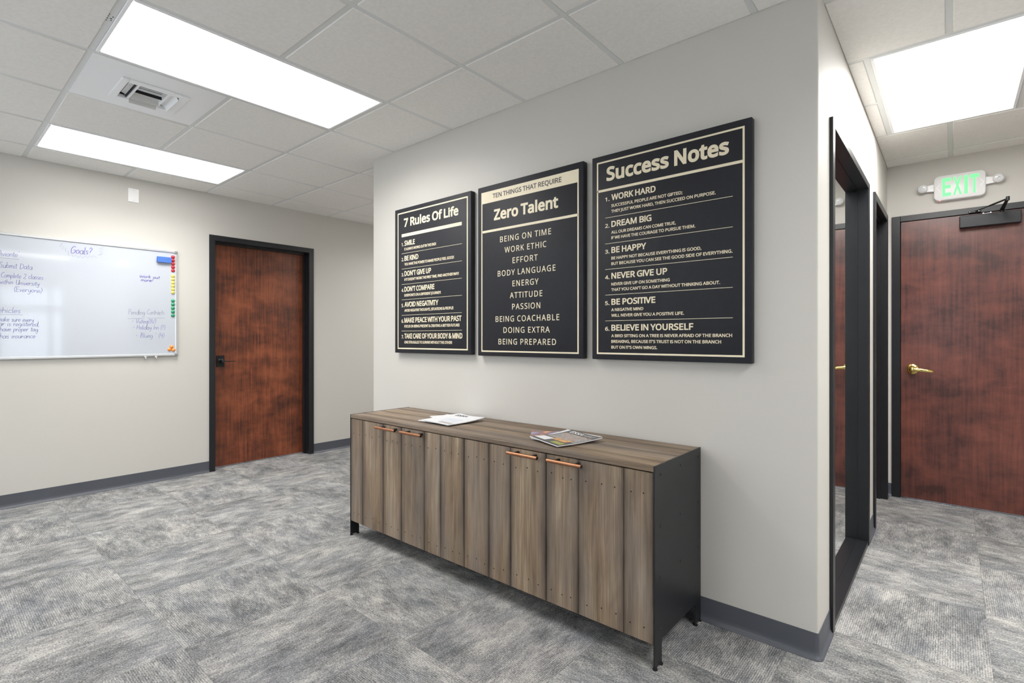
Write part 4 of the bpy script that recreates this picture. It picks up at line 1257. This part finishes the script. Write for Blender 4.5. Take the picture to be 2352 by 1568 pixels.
def magazine(name, label, group, corners, z, thick, mats, curl=(0, 0, 0, 0), wave=0.0, patches=(), n=14):
    """corners A B C D (bottom left, bottom right, top right, top left of the cover); curl lifts each corner"""
    A, B, C_, D_ = [Vector((p[0], p[1], 0)) for p in corners]
    def P(u, v_, h=0.0):
        p = A * (1 - u) * (1 - v_) + B * u * (1 - v_) + C_ * u * v_ + D_ * (1 - u) * v_
        k = [max(0.0, 1 - math.hypot(u - a, v_ - b) / 0.75) ** 2 for a, b in ((0, 0), (1, 0), (1, 1), (0, 1))]
        zz = z + thick + sum(a * b for a, b in zip(curl, k)) + wave * sin(pi * u) * (0.5 + 0.5 * v_) + h
        return Vector((p.x, p.y, zz))
    ctr = (A + B + C_ + D_) / 4
    t = thing(name, label, 'magazine', (ctr.x, ctr.y, z), group)
    bm = BM()
    top = [[bm.verts.new(P(i / n, j / n)) for j in range(n + 1)] for i in range(n + 1)]
    bot = [[bm.verts.new(P(i / n, j / n, -thick)) for j in range(n + 1)] for i in range(n + 1)]
    for i in range(n):
        for j in range(n):
            bm.faces.new((top[i][j], top[i + 1][j], top[i + 1][j + 1], top[i][j + 1])).material_index = 1
            bm.faces.new((bot[i][j], bot[i][j + 1], bot[i + 1][j + 1], bot[i + 1][j]))
    for i in range(n):
        for e in (0, n):
            bm.faces.new((top[i][e], bot[i][e], bot[i + 1][e], top[i + 1][e]))
            bm.faces.new((top[e][i], bot[e][i], bot[e][i + 1], top[e][i + 1]))
    obj('pages', bm, [M['paper'], mats], t, smooth=50)
    for nm, (u0, u1, v0, v1), m in patches:
        bm = BM()
        g = [[bm.verts.new(P(u0 + (u1 - u0) * i / 8, v0 + (v1 - v0) * j / 8, 0.0004)) for j in range(9)] for i in range(9)]
        for i in range(8):
            for j in range(8):
                bm.faces.new((g[i][j], g[i + 1][j], g[i + 1][j + 1], g[i][j + 1]))
        obj(nm, bm, m, t, smooth=50)
    return t, P

def cover_title(t, P, text, u0, u1, v0, cap, mat, bold=20):
    me = text_mesh('title', [(text, u0, u1, v0, cap, bold, 20)], lambda x, y, h: P(x, y, 0.0008), 0.0002)
    finish('title', me, mat, t)

GM = 'magazines on the sideboard'
za = CT
magazine('magazine', 'colourful magazine with an orange and violet cover, under the right-hand pile', GM,
         [(-1.150, -0.330), (-0.975, -0.200), (-1.085, -0.070), (-1.250, -0.195)], za, 0.003, A_multi)
magazine('magazine', 'pale magazine whose white corner sticks out at the back of the right-hand pile', GM,
         [(-1.120, -0.360), (-0.905, -0.385), (-0.890, -0.105), (-1.105, -0.080)], za + 0.0035, 0.003, A_pale, (0, 0, 0, 0.006))
mg, P = magazine('magazine', 'dark covered magazine with a white address label, topmost of the right-hand pile', GM,
                 [(-1.124, -0.367), (-0.911, -0.441), (-0.836, -0.190), (-1.045, -0.118)], za + 0.007, 0.004, A_dark, (0.008, 0.0, 0.010, 0.012), 0.004,
                 [('address_label', (0.03, 0.42, 0.08, 0.30), M['paper']), ('cover_photo', (0.08, 0.98, 0.34, 0.78), A_photo),
                  ('flower_strip', (0.42, 0.86, 0.24, 0.42), A_orange), ('corner_badge', (0.62, 0.95, 0.07, 0.20), A_green)])
cover_title(mg, P, 'ESSA', 0.12, 0.55, 0.82, 0.12, M['white_plastic'], 60)
cover_title(mg, P, 'POINT', 0.58, 0.92, 0.82, 0.085, M['white_plastic'], 0)

magazine('magazine', 'white magazine lying at the back of the left-hand pile against the wall side', GM,
         [(-2.040, -0.200), (-1.850, -0.280), (-1.765, -0.050), (-1.955, -0.020)], za, 0.003, A_pale, (0, 0, 0.004, 0.004))
magazine('magazine', 'pale magazine poking out left in the middle of the left-hand pile', GM,
         [(-1.935, -0.375), (-1.725, -0.340), (-1.770, -0.075), (-1.980, -0.110)], za + 0.0035, 0.003, A_pale, (0.003, 0, 0.006, 0.003))
mg, P = magazine('magazine', 'white covered magazine, topmost of the left-hand pile', GM,
                 [(-1.886, -0.378), (-1.678, -0.379), (-1.659, -0.114), (-1.880, -0.104)], za + 0.007, 0.004, A_pale, (0.006, 0, 0.012, 0.010), 0.006,
                 [('text_block', (0.25, 0.85, 0.22, 0.55), A_ltblue), ('grey_strip', (0.48, 0.95, 0.05, 0.18), plain('cover_taupe', lin(186, 182, 180), 0.5))])
cover_title(mg, P, 'ESSA', 0.08, 0.55, 0.80, 0.13, A_grey, 60)

# ------------------------------------------------------------------ whiteboard
BY0, BY1, BZ0, BZ1 = -2.557, -0.730, 1.082, 2.003
wbd = thing('whiteboard', 'large whiteboard with faded blue handwriting on the left wall', 'whiteboard', (-L, (BY0 + BY1) / 2, BZ0))
XW = -L + 0.014
boxobj('writing_surface', [((-L + 0.001, BY0 + 0.01, BZ0 + 0.01), (XW, BY1 - 0.01, BZ1 - 0.01))], M['board'], wbd)
bm = BM()
fw = 0.018
add_box(bm, (-L + 0.001, BY0, BZ0), (-L + 0.020, BY1, BZ0 + fw), 0.003)
add_box(bm, (-L + 0.001, BY0, BZ1 - fw), (-L + 0.020, BY1, BZ1), 0.003)
add_box(bm, (-L + 0.001, BY0, BZ0 + fw), (-L + 0.020, BY0 + fw, BZ1 - fw), 0.003)
add_box(bm, (-L + 0.001, BY1 - fw, BZ0 + fw), (-L + 0.020, BY1, BZ1 - fw), 0.003)
obj('board_frame', bm, M['alu'], wbd)
for y in (BY0, BY1 - 0.024):
    for z in (BZ0 - 0.001, BZ1 - 0.025):
        boxobj('corner_cap', [((-L + 0.001, y, z), (-L + 0.023, y + 0.025, z + 0.026))], M['grey_plastic'], wbd, 0.004)
for y in (-0.969, -0.892):
    bm = BM()
    add_box(bm, (-L + 0.012, y - 0.009, BZ0 - 0.012), (-L + 0.024, y + 0.009, BZ0 + 0.004), 0.002)
    add_tube(bm, [(-L + 0.018, y, BZ0 - 0.010), (-L + 0.030, y, BZ0 - 0.018), (-L + 0.020, y, BZ0 - 0.028), (-L + 0.010, y, BZ0 - 0.022)], 0.003, 8)
    obj('hook', bm, M['alu'], wbd, smooth=40)
to = lambda y, z: (XW + 0.0004, y, z)
HW = [("Avionte'", -1.860, 1.832, -1.747, .040, 'pen'), ('Submit Data', -1.853, 1.747, -1.675, .041, 'pen'), ('Complete 2 classes', -1.844, 1.677, -1.615, .037, 'pen'),
      ('within University', -1.853, 1.630, -1.637, .034, 'pen'), ('(Everyone)', -1.777, 1.579, -1.622, .036, 'pen'), ('Vehicles', -1.885, 1.4216, -1.740, .042, 'pen'),
      ('make sure every', -1.858, 1.3595, -1.668, .034, 'pen'), ('car is registered,', -1.868, 1.3268, -1.637, .034, 'pen'), ('have proper tag.', -1.850, 1.288, -1.637, .034, 'pen'),
      ('has insurance', -1.850, 1.237, -1.659, .036, 'pen'), ('Goals?', -1.458, 1.900, -1.326, .055, 'pen_dark'), ('Work out', -1.011, 1.750, -.864, .027, 'pen_dark'),
      ('more!', -1.002, 1.719, -.914, .027, 'pen_dark'), ('Pending', -1.091, 1.436, -.972, .043, 'pen_grey'), ('Contracts', -.959, 1.441, -.831, .043, 'pen_grey'),
      ('- Vuteq(11V)', -1.065, 1.364, -.894, .038, 'pen'), ('- Holiday Inn (?)', -1.058, 1.3125, -.824, .038, 'pen'), ("- Blueg ' (4)", -1.039, 1.243, -.831, .038, 'pen')]
def pen_line(strokes, w, ink):
    bm = BM()
    for s in strokes:
        ribbon(bm, s, w, to)
    obj('handwriting', bm, M[ink], wbd, normals=False)
for text, a, z, b, cap, ink in HW:
    pen_line(hand_strokes(text, a, z, b, cap), 0.0036 if ink == 'pen_dark' else 0.0026, ink)
for pts, w in (([(-1.90, 1.815), (-1.745, 1.816)], 0.002), ([(-1.90, 1.408), (-1.727, 1.409)], 0.002), ([(-1.094, 1.398), (-.99, 1.405), (-.975, 1.408)], 0.002), ([(-.955, 1.408), (-.827, 1.412)], 0.002),
    ([(-1.507, 1.968), (-1.519, 1.939), (-1.5, 1.947), (-1.507, 1.922), (-1.488, 1.935), (-1.487, 1.905), (-1.472, 1.914), (-1.47, 1.879), (-1.456, 1.902), (-1.442, 1.872),
    (-1.425, 1.886), (-1.411, 1.868), (-1.396, 1.887), (-1.384, 1.869), (-1.367, 1.89), (-1.354, 1.872), (-1.341, 1.894), (-1.329, 1.875), (-1.317, 1.896), (-1.296, 1.879)], 0.0024),
    ([(-1.257, 1.968), (-1.284, 1.954), (-1.255, 1.951), (-1.281, 1.939), (-1.253, 1.938), (-1.278, 1.927), (-1.257, 1.924), (-1.272, 1.915), (-1.261, 1.914), (-1.287, 1.905), (-1.273, 1.902)], 0.0024)):
    pen_line([pts], w, 'pen_grey')

# magnets and eraser stuck on the board
def magnet_bm():
    bm = BM()
    add_lathe(bm, [(0, 0.0105), (0.006, 0.0098), (0.0115, 0.0070), (0.0148, 0.0028), (0.0150, 0.0), (0, 0)], (0, 0, 0), (1, 0, 0), 20)
    return bm
ordn = ['topmost', 'second from the top', 'third from the top', 'fourth from the top', 'fifth from the top', 'lowest']
def column(colr, y, z0, z1, n):
    src = None
    for k in range(n):
        z = z0 + (z1 - z0) * k / (n - 1)
        pos = 'lowest' if k == n - 1 else ordn[k]
        lab = '%s round magnet on the whiteboard edge, %s of the %s column' % (colr, pos, colr)
        if src is None:
            src = obj('magnet', magnet_bm(), M[colr], smooth=40)
            o = src
        else:
            o = src.copy(); COL.objects.link(o)
        o.location = (XW, y, z)
        tag(o, lab, 'magnet', colr + ' magnets in a column')
column('red', -0.765, 1.951, 1.832, 5)
column('yellow', -0.766, 1.784, 1.640, 6)
column('green', -0.766, 1.567, 1.438, 5)
src = None
for (y, z), w in zip(((-0.775, 1.162), (-0.792, 1.139), (-0.7625, 1.135)), ('upper', 'lower left', 'lower right')):
    o = obj('magnet', magnet_bm(), M['orange'], smooth=40) if src is None else src.copy()
    if src is None: src = o
    else: COL.objects.link(o)
    o.location = (XW, y, z)
    tag(o, 'orange round magnet in the bottom corner of the whiteboard, %s of the three' % w, 'magnet', 'orange magnets in a cluster')
# eraser with scalloped long edges
bm = BM()
ey0, ey1, ez0, ez1 = -0.887, -0.781, 1.892, 1.943
pts = []
N = 40
for k in range(N + 1):
    t = k / N
    pts.append((ey0 + 0.004 + (ey1 - ey0 - 0.008) * t, ez0 + 0.0016 * (1 - cos(2 * pi * 6 * t))))
pts += [(ey1, ez0 + 0.006), (ey1, ez1 - 0.006)]
for k in range(N + 1):
    t = 1 - k / N
    pts.append((ey0 + 0.004 + (ey1 - ey0 - 0.008) * t, ez1 - 0.0016 * (1 - cos(2 * pi * 6 * t))))
pts += [(ey0, ez1 - 0.006), (ey0, ez0 + 0.006)]
add_prism(bm, pts, 0, XW + 0.001, XW + 0.022)
er = obj('board_eraser', bm, M['eraser'], smooth=40)
me = er.data
me.transform(Matrix.Translation((-XW, -(ey0 + ey1) / 2, -ez0)))
er.location = (XW, (ey0 + ey1) / 2, ez0)
tag(er, 'blue foam eraser with wavy edges stuck on the whiteboard beside the red magnets', 'eraser')
